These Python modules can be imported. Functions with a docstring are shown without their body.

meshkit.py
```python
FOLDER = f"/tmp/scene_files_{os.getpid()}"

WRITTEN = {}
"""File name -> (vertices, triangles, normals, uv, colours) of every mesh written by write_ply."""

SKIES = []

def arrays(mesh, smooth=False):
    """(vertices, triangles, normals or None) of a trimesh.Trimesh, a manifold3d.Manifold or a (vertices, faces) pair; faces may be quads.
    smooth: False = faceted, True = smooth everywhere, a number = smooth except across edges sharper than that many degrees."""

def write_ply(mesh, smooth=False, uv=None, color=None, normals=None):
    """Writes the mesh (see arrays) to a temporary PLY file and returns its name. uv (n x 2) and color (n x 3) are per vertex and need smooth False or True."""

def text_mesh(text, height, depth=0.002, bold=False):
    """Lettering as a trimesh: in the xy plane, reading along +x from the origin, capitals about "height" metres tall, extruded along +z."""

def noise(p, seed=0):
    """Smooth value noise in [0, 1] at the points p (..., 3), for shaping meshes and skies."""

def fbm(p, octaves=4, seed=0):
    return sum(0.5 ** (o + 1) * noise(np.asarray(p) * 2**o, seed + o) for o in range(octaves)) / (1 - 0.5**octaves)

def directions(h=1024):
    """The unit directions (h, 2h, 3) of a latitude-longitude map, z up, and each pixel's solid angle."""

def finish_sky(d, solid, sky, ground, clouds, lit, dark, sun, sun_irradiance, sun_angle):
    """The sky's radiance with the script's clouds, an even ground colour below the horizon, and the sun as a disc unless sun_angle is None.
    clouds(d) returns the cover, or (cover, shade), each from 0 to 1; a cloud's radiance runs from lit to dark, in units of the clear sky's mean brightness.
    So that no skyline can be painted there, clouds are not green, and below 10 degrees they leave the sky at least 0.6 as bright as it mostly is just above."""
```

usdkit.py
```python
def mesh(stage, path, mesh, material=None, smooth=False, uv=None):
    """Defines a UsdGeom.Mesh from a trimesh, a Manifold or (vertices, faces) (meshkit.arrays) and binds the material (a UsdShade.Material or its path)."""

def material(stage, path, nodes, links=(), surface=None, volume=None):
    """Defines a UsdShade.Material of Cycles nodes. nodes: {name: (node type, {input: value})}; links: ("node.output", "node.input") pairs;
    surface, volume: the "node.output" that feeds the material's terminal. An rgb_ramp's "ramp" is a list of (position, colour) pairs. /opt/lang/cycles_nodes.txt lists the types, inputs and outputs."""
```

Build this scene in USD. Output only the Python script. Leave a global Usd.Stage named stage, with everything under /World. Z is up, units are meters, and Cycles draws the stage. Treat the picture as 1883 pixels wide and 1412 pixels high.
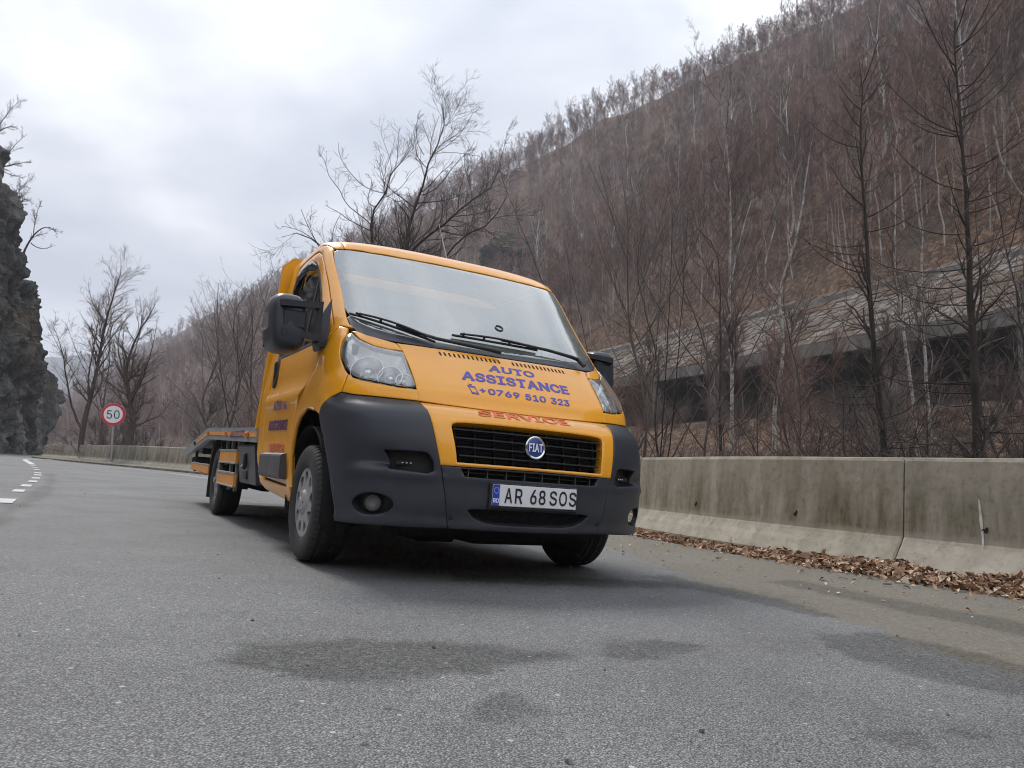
import math, numpy as np, trimesh, usdkit, meshkit
import shapely, shapely.geometry as sg
from shapely.ops import unary_union
from scipy.interpolate import PchipInterpolator as PI, CubicSpline
from scipy.spatial import Delaunay, cKDTree
from pxr import Usd, UsdGeom, UsdLux, UsdShade, Gf, Sdf, Vt

stage = Usd.Stage.CreateInMemory()
UsdGeom.SetStageUpAxis(stage, UsdGeom.Tokens.z)
UsdGeom.SetStageMetersPerUnit(stage, 1.0)
world = UsdGeom.Xform.Define(stage, '/World')
stage.SetDefaultPrim(world.GetPrim())
UsdGeom.Scope.Define(stage, '/World/Looks')

# ------------------------------------------------------------------ camera, sky, sun, exposure
EXPOSURE = 1.04
CAM_H, PITCH = 0.5622, math.radians(5.561)
cam = UsdGeom.Camera.Define(stage, '/World/camera')
cp, sp = math.cos(PITCH), math.sin(PITCH)
cam.AddTransformOp().Set(Gf.Matrix4d(1, 0, 0, 0, 0, -sp, cp, 0, 0, -cp, -sp, 0, 0, 0, CAM_H, 1))
cam.CreateHorizontalApertureAttr(36.0); cam.CreateVerticalApertureAttr(27.0)
cam.CreateFocalLengthAttr(1437.8 / 1883 * 36); cam.CreateClippingRangeAttr(Gf.Vec2f(0.05, 6000))
cam.CreateExposureAttr(EXPOSURE)

SUN_EL, SUN_AZ = math.radians(48), math.radians(-35)     # azimuth clockwise from +y
SKY_STRENGTH, SUN_INT = 0.12, 0.40
NODES = {
 'tc': ('texture_coordinate', {}),
 'sep': ('separate_xyz', {}),
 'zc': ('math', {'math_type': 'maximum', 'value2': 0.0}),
 'zo': ('math', {'math_type': 'add', 'value2': 0.22}),
 'dx': ('math', {'math_type': 'divide'}), 'dy': ('math', {'math_type': 'divide'}),
 'cv': ('combine_xyz', {'z': 0.4}),
 'n1': ('noise_texture', {'scale': 0.85, 'detail': 5.0, 'roughness': 0.52, 'distortion': 0.35}),
 'n2': ('noise_texture', {'scale': 2.1, 'detail': 4.0, 'roughness': 0.5, 'distortion': 0.2}),
 'mixn': ('math', {'math_type': 'multiply_add', 'value2': 0.45}),
 'sc1': ('math', {'math_type': 'multiply', 'value2': 0.75}),
 'ramp': ('rgb_ramp', {'ramp': [(0.0, (1.25, 1.33, 1.55)), (0.51, (1.50, 1.58, 1.80)), (0.57, (1.95, 2.03, 2.22)), (0.63, (2.45, 2.51, 2.64)), (0.69, (3.2, 3.24, 3.34)), (0.78, (4.3, 4.32, 4.36)), (1.0, (5.5, 5.5, 5.5))]}),
 'sky': ('sky_texture', {'sky_type': 'single_scattering', 'sun_disc': False, 'sun_elevation': SUN_EL, 'sun_rotation': SUN_AZ}),
 'mix': ('mix', {'fac': 0.93}),
 'ov': ('math', {'math_type': 'multiply_add', 'value2': 2.05, 'value3': 0.46}), 'oc': ('combine_color', {}), 'om': ('mix', {'mix_type': 'multiply', 'fac': 1.0}),  # sky lifted towards the unseen zenith so that it lights the ground more
 'bg': ('background_shader', {'strength': SKY_STRENGTH}),
}
LINKS = [('tc.generated', 'sep.vector'), ('sep.z', 'zc.value1'), ('zc.value', 'zo.value1'), ('sep.x', 'dx.value1'), ('zo.value', 'dx.value2'),
 ('sep.y', 'dy.value1'), ('zo.value', 'dy.value2'), ('dx.value', 'cv.x'), ('dy.value', 'cv.y'), ('cv.vector', 'n1.vector'), ('cv.vector', 'n2.vector'),
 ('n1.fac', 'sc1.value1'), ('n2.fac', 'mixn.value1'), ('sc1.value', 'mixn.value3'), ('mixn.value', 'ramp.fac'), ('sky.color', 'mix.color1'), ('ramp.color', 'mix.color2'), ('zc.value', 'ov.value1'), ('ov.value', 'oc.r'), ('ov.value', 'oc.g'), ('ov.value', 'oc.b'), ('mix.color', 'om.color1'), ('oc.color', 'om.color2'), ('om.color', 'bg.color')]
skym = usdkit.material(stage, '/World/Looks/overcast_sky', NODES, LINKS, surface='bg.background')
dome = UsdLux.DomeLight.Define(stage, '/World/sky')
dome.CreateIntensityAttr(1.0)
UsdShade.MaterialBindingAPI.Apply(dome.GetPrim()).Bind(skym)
dome.GetPrim().SetCustomDataByKey('kind', 'structure')
dome.GetPrim().SetCustomDataByKey('label', 'pale grey overcast sky with brighter cloud patches')
sun = UsdLux.DistantLight.Define(stage, '/World/sun')
sun.CreateIntensityAttr(SUN_INT); sun.CreateNormalizeAttr(True); sun.CreateAngleAttr(14.0); sun.CreateColorAttr(Gf.Vec3f(1.0, 0.96, 0.9))
_d = np.array([math.sin(SUN_AZ) * math.cos(SUN_EL), math.cos(SUN_AZ) * math.cos(SUN_EL), math.sin(SUN_EL)])
_x = np.cross([0, 0, 1.0], _d); _x /= np.linalg.norm(_x); _y = np.cross(_d, _x)
sun.AddTransformOp().Set(Gf.Matrix4d(*_x, 0, *_y, 0, *_d, 0, 0, 0, 0, 1))

# ------------------------------------------------------------------ helpers
_names = {}
def numbered(parent, name):
    k = (str(parent), name); n = _names.get(k, 0); _names[k] = n + 1
    return f'{parent}/{name}' if n == 0 else f'{parent}/{name}_{n:03d}'
def tag(p, label=None, cat=None, group=None, kind=None):
    p = p.GetPrim() if hasattr(p, 'GetPrim') else p
    for k, v in (('label', label), ('category', cat), ('group', group), ('kind', kind)):
        if v: p.SetCustomDataByKey(k, v)
    return p
def thing(name, label, cat, loc=(0, 0, 0), rotz=0, group=None, matrix=None, scale=None):
    x = UsdGeom.Xform.Define(stage, numbered('/World', name))
    if matrix is not None: x.AddTransformOp().Set(matrix)
    else:
        x.AddTranslateOp().Set(Gf.Vec3d(*map(float, loc)))
        if rotz: x.AddRotateZOp().Set(float(math.degrees(rotz)))
        if scale: x.AddScaleOp().Set(Gf.Vec3f(*map(float, scale)))
    return tag(x, label, cat, group)
def compact(m):
    u, inv = np.unique(m.faces, return_inverse=True); return trimesh.Trimesh(m.vertices[u], inv.reshape(-1, 3), process=False), u
def obj(name, mesh, mat, parent=None, smooth=False, label=None, kind=None, cat=None, group=None):
    path = numbered('/World' if parent is None else str(parent.GetPath()), name)
    m = usdkit.mesh(stage, path, mesh, mat, smooth=smooth)
    return tag(m, label, cat, group, kind)
def dup(root, name, loc, rotz, scale, label, group=None, cat=None):
    r = UsdGeom.Xform.Define(stage, numbered('/World', name))
    r.AddTranslateOp().Set(Gf.Vec3d(*map(float, loc))); r.AddRotateZOp().Set(float(math.degrees(rotz))); r.AddScaleOp().Set(Gf.Vec3f(*map(float, scale)))
    r.GetPrim().GetReferences().AddInternalReference(root.GetPath()); r.GetPrim().SetInstanceable(True)
    return tag(r, label, cat, group)
def per_vertex(prim, name, a): UsdGeom.PrimvarsAPI(prim).CreatePrimvar(name, Sdf.ValueTypeNames.FloatArray, 'vertex').Set(Vt.FloatArray.FromNumpy(np.asarray(a, np.float32)))
def box(c, s, bev=0.0):
    if bev > 0:
        h = np.array(s) / 2; pts = []
        for sx in (-1, 1):
            for sy in (-1, 1):
                for sz in (-1, 1):
                    q = np.array([sx, sy, sz]) * h
                    for k in range(3):
                        d = np.array([sx, sy, sz]) * bev; d[k] = 0; pts.append(q - d)
        m = trimesh.convex.convex_hull(np.array(pts))
    else: m = trimesh.creation.box(s)
    m = m.copy(); m.apply_translation(c); return m
def hull(pts): return trimesh.convex.convex_hull(np.array(pts, float))
def cat_(ms): return trimesh.util.concatenate([m for m in ms if m is not None])
def tube(pts, r, sides=6, cap=True):
    P = np.array(pts, float); n = len(P); R = np.broadcast_to(r, n)
    v, f = tubes(P[None], R[None].astype(float), sides)
    if cap:
        a = len(v); v = np.vstack([v, P[0], P[-1]]); s = np.arange(sides)
        f = np.vstack([f, np.c_[np.full(sides, a), (s + 1) % sides, s], np.c_[np.full(sides, a + 1), (n - 1) * sides + s, (n - 1) * sides + (s + 1) % sides]])
    return trimesh.Trimesh(v, f, process=False)
def tubes(P, R, sides):
    """P (N,k,3), R (N,k) -> vertices, faces of N open tubes."""
    N, k, _ = P.shape
    T = np.gradient(P, axis=1); T /= np.maximum(np.linalg.norm(T, axis=2, keepdims=True), 1e-9)
    ref = np.where(np.abs(T[:, :1, 2:3]) > 0.8, np.array([1.0, 0, 0]), np.array([0, 0, 1.0]))
    A = np.cross(T, np.broadcast_to(ref, T.shape)); A /= np.maximum(np.linalg.norm(A, axis=2, keepdims=True), 1e-9)
    B = np.cross(T, A)
    th = np.arange(sides) / sides * 2 * np.pi
    V = P[:, :, None, :] + R[:, :, None, None] * (np.cos(th)[None, None, :, None] * A[:, :, None, :] + np.sin(th)[None, None, :, None] * B[:, :, None, :])
    idx = np.arange(N * k * sides).reshape(N, k, sides)
    a, b = idx[:, :-1, :], idx[:, 1:, :]
    a2, b2 = np.roll(a, -1, 2), np.roll(b, -1, 2)
    F = np.concatenate([np.stack([a, b, b2], -1).reshape(-1, 3), np.stack([a, b2, a2], -1).reshape(-1, 3)])
    return V.reshape(-1, 3), F
def revolve_y(profile, n=96, a0=0.0):
    """profile (r, y) revolved about the y axis."""
    pr = np.array(profile, float); k = len(pr); th = a0 + np.arange(n) / n * 2 * np.pi
    V = np.stack([pr[None, :, 0] * np.cos(th)[:, None], np.broadcast_to(pr[None, :, 1], (n, k)), pr[None, :, 0] * np.sin(th)[:, None]], -1).reshape(-1, 3)
    i = np.arange(n)[:, None] * k + np.arange(k - 1)[None]; j = (np.arange(n)[:, None] + 1) % n * k + np.arange(k - 1)[None]
    F = np.concatenate([np.stack([i, i + 1, j + 1], -1).reshape(-1, 3), np.stack([i, j + 1, j], -1).reshape(-1, 3)])
    return trimesh.Trimesh(V, F, process=False)
def sstep(x, a, b):
    t = np.clip((np.asarray(x, float) - a) / (b - a), 0, 1); return t * t * (3 - 2 * t)

# ------------------------------------------------------------------ materials
def mat(name, color, rough=0.5, metallic=0.0, var=0.0, vscale=3.0, bump=0.0, bscale=30.0, coat=0.0, spec=0.5, color2=None, coord='object', vdetail=4.0, extra=None, stretch=None, coat_rough=0.05, rvar=0.0):
    n = {'p': ('principled_bsdf', {'base_color': color, 'roughness': rough, 'metallic': metallic, 'coat_weight': coat, 'coat_roughness': coat_rough, 'specular_ior_level': spec, **(extra or {})})}
    l = []
    if var or bump or color2 or rvar:
        if coord == 'object': n['tc'] = ('texture_coordinate', {}); src = 'tc.object'
        else: n['tc'] = ('geometry', {}); src = 'tc.position'
        if stretch: n['mp'] = ('mapping', {'scale': stretch}); l.append((src, 'mp.vector')); src = 'mp.vector'
    if var or color2:
        c = np.array(color); c2 = np.array(color2) if color2 else c * (1 - var); c1 = c if color2 else np.minimum(c * (1 + var), 1)
        n['nz'] = ('noise_texture', {'scale': vscale, 'detail': vdetail, 'roughness': 0.6}); l.append((src, 'nz.vector'))
        n['rp'] = ('rgb_ramp', {'ramp': [(0.3, tuple(c2)), (0.7, tuple(c1))]}); l += [('nz.fac', 'rp.fac'), ('rp.color', 'p.base_color')]
    if rvar:
        n['nr'] = ('noise_texture', {'scale': vscale * 1.7, 'detail': 5.0}); l.append((src, 'nr.vector'))
        n['mr'] = ('map_range', {'from_min': 0.3, 'from_max': 0.7, 'to_min': max(rough - rvar, 0.02), 'to_max': rough + rvar}); l += [('nr.fac', 'mr.value'), ('mr.result', 'p.roughness')]
    if bump:
        n['nb'] = ('noise_texture', {'scale': bscale, 'detail': 4.0, 'roughness': 0.6}); n['bp'] = ('bump', {'strength': 0.6, 'distance': bump})
        l += [(src, 'nb.vector'), ('nb.fac', 'bp.height'), ('bp.normal', 'p.normal')]
    return usdkit.material(stage, f'/World/Looks/{name}', n, l, surface='p.BSDF')
M = {}
def dusty(name, color, rough, coat, dust, spec=0.5, zlo=0.25, zhi=0.95, amount=0.55, base=0.08):
    """paint or plastic with road dust that thickens towards the bottom of the vehicle."""
    n = {'tc': ('texture_coordinate', {}), 's': ('separate_xyz', {}), 'mz': ('map_range', {'from_min': zlo, 'from_max': zhi, 'to_min': amount, 'to_max': base, 'clamp': True}), 'n1': ('noise_texture', {'scale': 5.0, 'detail': 8.0, 'roughness': 0.7}), 'm1': ('map_range', {'from_min': 0.34, 'from_max': 0.70, 'to_min': 0.25, 'to_max': 1.25}),
         'mu': ('math', {'math_type': 'multiply', 'use_clamp': True}), 'mx': ('mix', {'color1': color, 'color2': dust}), 'n2': ('noise_texture', {'scale': 60.0, 'detail': 3.0}), 'm2': ('map_range', {'from_min': 0.72, 'from_max': 0.76, 'to_min': 0.0, 'to_max': 0.5, 'clamp': True}), 'sp': ('mix', {'color2': tuple(np.array(dust) * 0.6)}),
         'mr': ('map_range', {'from_min': 0.0, 'from_max': 0.6, 'to_min': rough, 'to_max': min(rough + 0.3, 0.9), 'clamp': True}), 'mc': ('map_range', {'from_min': 0.0, 'from_max': 0.6, 'to_min': coat, 'to_max': coat * 0.3, 'clamp': True}), 'nb': ('noise_texture', {'scale': 9.0, 'detail': 2.0}), 'bp': ('bump', {'strength': 0.12, 'distance': 0.004}), 'p': ('principled_bsdf', {'coat_roughness': 0.03, 'specular_ior_level': spec})}
    l = [('tc.object', 's.vector'), ('s.z', 'mz.value'), ('tc.object', 'n1.vector'), ('n1.fac', 'm1.value'), ('mz.result', 'mu.value1'), ('m1.result', 'mu.value2'), ('mu.value', 'mx.fac'), ('tc.object', 'n2.vector'), ('n2.fac', 'm2.value'), ('mx.color', 'sp.color1'), ('m2.result', 'sp.fac'), ('sp.color', 'p.base_color'), ('mu.value', 'mr.value'), ('mr.result', 'p.roughness'), ('mu.value', 'mc.value'), ('mc.result', 'p.coat_weight'), ('tc.object', 'nb.vector'), ('nb.fac', 'bp.height'), ('bp.normal', 'p.coat_normal')]
    return usdkit.material(stage, f'/World/Looks/{name}', n, l, surface='p.BSDF')
M['paint'] = dusty('orange_paint', (0.76, 0.322, 0.004), 0.28, 0.6, (0.36, 0.24, 0.12), amount=0.38, base=0.03)
M['charcoal'] = dusty('charcoal_plastic', (0.014, 0.017, 0.025), 0.38, 0.0, (0.14, 0.138, 0.132), amount=0.16, base=0.02, zhi=0.7)
M['black'] = mat('black_plastic', (0.012, 0.012, 0.013), 0.5, var=0.1, vscale=8)
M['frit'] = mat('black_ceramic_border', (0.030, 0.030, 0.032), 0.30, var=0.1)
M['dark'] = mat('dark_void', (0.006, 0.006, 0.006), 0.8)
M['rubber'] = mat('tyre_rubber', (0.020, 0.020, 0.021), 0.72, var=0.25, vscale=9, bump=0.001, bscale=60)
M['silver'] = mat('wheel_cover_silver', (0.30, 0.305, 0.31), 0.42, metallic=0.35, var=0.15, vscale=12)
M['chrome'] = mat('chrome', (0.75, 0.75, 0.76), 0.12, metallic=1.0)
M['reflector'] = mat('lamp_reflector', (0.62, 0.64, 0.66), 0.22, metallic=0.9)
M['lampbody'] = mat('lamp_housing_grey', (0.60, 0.62, 0.63), 0.30, metallic=0.6)
M['fogbowl'] = mat('fog_lamp_reflector', (0.20, 0.21, 0.21), 0.3, metallic=0.6)
M['badge'] = mat('badge_silver', (0.72, 0.73, 0.75), 0.35)
M['plate'] = mat('plate_white', (0.62, 0.64, 0.66), 0.35, var=0.05)
M['plateblue'] = mat('plate_blue', (0.015, 0.05, 0.36), 0.4)
M['letter'] = mat('plate_black_letters', (0.012, 0.012, 0.014), 0.45)
M['white'] = mat('white_paint_letters', (0.75, 0.75, 0.75), 0.4)
M['star'] = mat('pale_stars', (0.55, 0.55, 0.60), 0.4)
M['textblue'] = mat('blue_lettering_film', (0.075, 0.060, 0.36), 0.4, spec=0.4, var=0.08)
M['textred'] = mat('faded_red_lettering_film', (0.72, 0.13, 0.025), 0.45, var=0.1)
M['textred2'] = mat('worn_red_side_lettering', (0.55, 0.12, 0.05), 0.45)
M['textdark'] = mat('violet_side_lettering', (0.06, 0.025, 0.14), 0.4)
M['alu'] = mat('grey_aluminium_rail', (0.27, 0.28, 0.29), 0.45, metallic=0.3, var=0.15, vscale=4)
M['board'] = mat('faded_orange_board', (0.66, 0.28, 0.05), 0.5, var=0.1, vscale=4)
M['steel'] = mat('dark_steel', (0.035, 0.036, 0.038), 0.6, var=0.3, vscale=6)
M['galv'] = mat('galvanised_steel', (0.30, 0.31, 0.32), 0.5, metallic=0.4, var=0.2, vscale=6)
M['deck'] = mat('deck_plate', (0.16, 0.165, 0.17), 0.55, metallic=0.3, var=0.25, vscale=5)
M['amber'] = mat('amber_marker_lens', (0.55, 0.11, 0.008), 0.2, coat=0.5)
M['seat'] = mat('grey_seat_cloth', (0.10, 0.10, 0.11), 0.9)
M['tank'] = mat('grey_plastic_box', (0.060, 0.062, 0.066), 0.5, var=0.15, vscale=6)
M['blueenamel'] = mat('emblem_blue', (0.015, 0.045, 0.20), 0.2, coat=0.6)
M['sign_red'] = mat('sign_red', (0.50, 0.02, 0.05), 0.4, var=0.1)
M['sign_white'] = mat('sign_white', (0.66, 0.68, 0.69), 0.4, var=0.06)
def pane(name, tint, base, k, ior=1.5, rough=0.0, dust=0.0, dust_sheen_col=(0.5, 0.5, 0.48)):
    n = {'t': ('transparent_bsdf', {'color': tint}), 'g': ('glossy_bsdf', {'color': (1, 1, 1), 'roughness': rough}), 'f': ('fresnel', {'IOR': ior}),
         'm': ('math', {'math_type': 'multiply_add', 'value2': k, 'value3': base, 'use_clamp': True}), 'x': ('mix_closure', {}),
         'd': ('diffuse_bsdf', {'color': dust_sheen_col}), 'y': ('mix_closure', {'fac': dust}), 'tc': ('texture_coordinate', {}),
         'nz': ('noise_texture', {'scale': 2.2, 'detail': 6.0, 'roughness': 0.65}), 'mr': ('map_range', {'from_min': 0.3, 'from_max': 0.7, 'to_min': dust * 0.5, 'to_max': dust * 1.5})}
    l = [('f.fac', 'm.value1'), ('m.value', 'x.fac'), ('t.BSDF', 'x.closure1'), ('g.BSDF', 'x.closure2'), ('x.closure', 'y.closure1'), ('d.BSDF', 'y.closure2'), ('tc.object', 'nz.vector'), ('nz.fac', 'mr.value'), ('mr.result', 'y.fac')]
    return usdkit.material(stage, f'/World/Looks/{name}', n, l, surface='y.closure')
M['windscreen'] = pane('windscreen_glass', (0.42, 0.49, 0.45), 0.27, 1.3, dust=0.13, dust_sheen_col=(0.34, 0.40, 0.35))  # greenish dust colour also paints in the pale sky reflection
M['sideglass'] = pane('side_window_glass', (0.45, 0.5, 0.48), 0.03, 1.0, dust=0.01)
M['foglens'] = pane('fog_lamp_glass', (0.8, 0.82, 0.82), 0.02, 1.0, rough=0.03, dust=0.06)
M['lens'] = pane('hazy_lamp_lens', (0.94, 0.96, 0.95), 0.10, 1.4, rough=0.02, dust=0.08, dust_sheen_col=(0.50, 0.52, 0.51))
M['smoke'] = pane('smoked_visor', (0.18, 0.18, 0.18), 0.12, 1.0, rough=0.02)
# ------------------------------------------------------------------ ground shape
UPX, UPY, UPZ = 0.07235972, 0.02432786, 0.99708186
def ground_z(X, Y):
    X, Y = np.asarray(X, float), np.asarray(Y, float)
    d = np.hypot(X, Y); back = sstep(-Y, 5, 40)
    z = -(UPX * np.clip(X, -70, 12) + UPY * np.clip(Y, -25, 120)) / UPZ
    return z - 0.4 * sstep(d, 20, 80) * (1 - back)
BAR = np.array([(13.5, -24), (11.2, -14), (8.6, -5), (6.3, 1.0), (5.0, 3.4), (3.66, 5.8), (2.32, 7.9), (1.35, 10.4), (-1.5, 15), (-6, 21.3), (-11.5, 28), (-15.6, 32), (-22.8, 40.5), (-33, 55), (-36.8, 66), (-37, 78), (-34, 92)])
_s = np.r_[0, np.cumsum(np.linalg.norm(np.diff(BAR, axis=0), axis=1))]
_cs = CubicSpline(_s, BAR)
BS = np.linspace(0, _s[-1], 1600); BP = _cs(BS); BT = _cs(BS, 1); BT /= np.linalg.norm(BT, axis=1, keepdims=True)
BN = np.c_[BT[:, 1], -BT[:, 0]]            # towards the river (right of travel)
_bt = cKDTree(BP)
def bar_dist(X, Y):
    """signed distance to the barrier's foot line, positive on the river side; and index along it."""
    q = np.c_[np.ravel(X), np.ravel(Y)]; _, i = _bt.query(q)
    return ((q - BP[i]) * BN[i]).sum(1).reshape(np.shape(X)), i.reshape(np.shape(X))
_hb = PI([BS[0], _s[4], _s[6], _s[8], _s[10], _s[12], _s[16]], [1.0, 1.0, 0.96, 0.93, 0.87, 0.85, 0.85])

def fbm2(X, Y, scale, seed=0, oct=4): return meshkit.fbm(np.stack([np.asarray(X) / scale, np.asarray(Y) / scale, np.zeros_like(X) + 0.37], -1), oct, seed) - 0.5
_prof = PI([-400, 16, 22, 27, 32, 38, 44, 50, 90, 200, 225, 300, 500], [-5.2, -5.0, -3.4, -0.6, 2.2, 3.6, 7.5, 13.0, 43.5, 123, 134, 150, 160])
_profg = PI([-400, 16, 22, 27, 32, 36, 49.0, 51.5, 90, 200, 225, 300, 500], [-5.2, -5.0, -3.4, -0.6, 2.2, 3.3, 3.5, 14.2, 43.5, 123, 134, 150, 160])
def n_eff(X, Y):
    n2 = 0.91 * X + 0.41 * Y; n1 = 0.8 * X + 0.6 * Y
    w = sstep(np.hypot(X, Y), 90, 260); return n2 + (n1 - n2) * w
def hill_z(X, Y):
    X, Y = np.asarray(X, float), np.asarray(Y, float)
    n = n_eff(X, Y); t = -0.41 * X + 0.91 * Y
    g = sstep(t, -25, -10) * (1 - sstep(t, 84, 100))
    z = _prof(n) * (1 - g) + _profg(n) * g
    amp = sstep(n, 52, 110)
    z = z + amp * (fbm2(X, Y, 60, 3) * 26 + fbm2(X, Y, 14, 5) * 4) + sstep(n, 20, 30) * (1 - g * sstep(n, 33, 36) * (1 - sstep(n, 52, 54))) * fbm2(X, Y, 5, 7) * 1.6
    return z
def terrain_z(X, Y):
    X, Y = np.asarray(X, float), np.asarray(Y, float)
    b, _ = bar_dist(X, Y); gz = ground_z(X, Y)
    road = gz - 0.35 - 0.62 * np.clip(b - 1.1, 0, 9) - 0.25 * sstep(b, 0.5, 1.1) + fbm2(X, Y, 2.5, 11) * 0.5 * sstep(b, 1.2, 3)
    st = 20 - 10.0 * sstep(Y, 25, 60)
    left = np.clip(-b - st, 0, 140) * 0.95 * (1 - sstep(Y, 66, 80))
    left = np.maximum(left, np.clip(-Y - 38 - 0.35 * np.clip(X, -60, 20), 0, 160) * 0.62)
    left = left + fbm2(X, Y, 12, 21) * 6 * sstep(left, 2, 10)
    return np.maximum(road + left, np.where((b > 0.6) | ((Y > 70) & (n_eff(X, Y) > 15)), hill_z(X, Y), -99))

# ------------------------------------------------------------------ setting: terrain, mountain, asphalt
def _ax(lo, hi, c, n, d0):
    u = np.linspace(-1, 1, n); s = 5.2
    v = np.sinh(u * s) / math.sinh(s)
    return np.where(v < 0, c + v * (c - lo), c + v * (hi - c))
def grid_mesh(X, Y, Z):
    n, m = X.shape; idx = np.arange(n * m).reshape(n, m)
    a, b, c, d = idx[:-1, :-1], idx[1:, :-1], idx[1:, 1:], idx[:-1, 1:]
    F = np.concatenate([np.stack([a, b, c], -1).reshape(-1, 3), np.stack([a, c, d], -1).reshape(-1, 3)])
    return trimesh.Trimesh(np.c_[X.ravel(), Y.ravel(), Z.ravel()], F, process=False)
def noise_ramp_mat(name, stops, scale, rough=0.9, bump=0.0, bscale=10.0, stretch=None, detail=6.0, stops2=None, scale2=None, mixramp=(0.4, 0.6), mscale=0.3, spec=0.2):
    n = {'g': ('geometry', {}), 'n1': ('noise_texture', {'scale': scale, 'detail': detail, 'roughness': 0.65}), 'r1': ('rgb_ramp', {'ramp': stops}), 'p': ('principled_bsdf', {'roughness': rough, 'specular_ior_level': spec})}
    l = []; src = 'g.position'
    if stretch: n['mp'] = ('mapping', {'scale': stretch}); l.append((src, 'mp.vector')); src = 'mp.vector'
    l += [(src, 'n1.vector'), ('n1.fac', 'r1.fac')]; out = 'r1.color'
    if stops2:
        n['n2'] = ('noise_texture', {'scale': scale2, 'detail': 5.0}); n['r2'] = ('rgb_ramp', {'ramp': stops2}); n['n3'] = ('noise_texture', {'scale': mscale, 'detail': 5.0, 'roughness': 0.6})
        n['mr'] = ('map_range', {'from_min': mixramp[0], 'from_max': mixramp[1], 'clamp': True}); n['mx'] = ('mix', {})
        l += [(src, 'n2.vector'), (src, 'n3.vector'), ('n2.fac', 'r2.fac'), ('n3.fac', 'mr.value'), ('mr.result', 'mx.fac'), (out, 'mx.color1'), ('r2.color', 'mx.color2')]; out = 'mx.color'
    l.append((out, 'p.base_color'))
    if bump:
        n['nb'] = ('noise_texture', {'scale': bscale, 'detail': 6.0, 'roughness': 0.65}); n['bp'] = ('bump', {'strength': 0.9, 'distance': bump}); l += [('g.position', 'nb.vector'), ('nb.fac', 'bp.height'), ('bp.normal', 'p.normal')]
    return usdkit.material(stage, f'/World/Looks/{name}', n, l, surface='p.BSDF')
M['litter'] = noise_ramp_mat('leaf_covered_slope', [(0.34, (0.030, 0.021, 0.016)), (0.5, (0.105, 0.062, 0.039)), (0.64, (0.21, 0.135, 0.088))], 2.2, bump=0.25, bscale=3.0, detail=12.0, stops2=[(0.35, (0.050, 0.046, 0.040)), (0.65, (0.10, 0.09, 0.075))], scale2=0.8, mixramp=(0.55, 0.68), mscale=0.06)
M['farhill'] = noise_ramp_mat('far_forest', [(0.3, (0.022, 0.022, 0.028)), (0.7, (0.05, 0.046, 0.052))], 0.02, bump=6, bscale=0.05)
M['rock'] = noise_ramp_mat('dark_wet_rock', [(0.32, (0.022, 0.022, 0.021)), (0.48, (0.064, 0.064, 0.060)), (0.60, (0.14, 0.138, 0.130)), (0.72, (0.32, 0.315, 0.30))], 0.42, rough=0.7, bump=0.6, bscale=0.9, stretch=(1, 1, 0.35), stops2=[(0.35, (0.045, 0.046, 0.026)), (0.65, (0.13, 0.09, 0.055))], scale2=0.7, mixramp=(0.52, 0.64), mscale=0.17, spec=0.3)
M['outcrop'] = noise_ramp_mat('mossy_outcrop_rock', [(0.3, (0.015, 0.016, 0.017)), (0.5, (0.045, 0.045, 0.043)), (0.72, (0.12, 0.11, 0.10))], 0.6, rough=0.85, bump=0.3, bscale=1.2, stops2=[(0.35, (0.04, 0.042, 0.02)), (0.65, (0.12, 0.08, 0.045))], scale2=0.8, mixramp=(0.5, 0.6), mscale=0.25)

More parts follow.
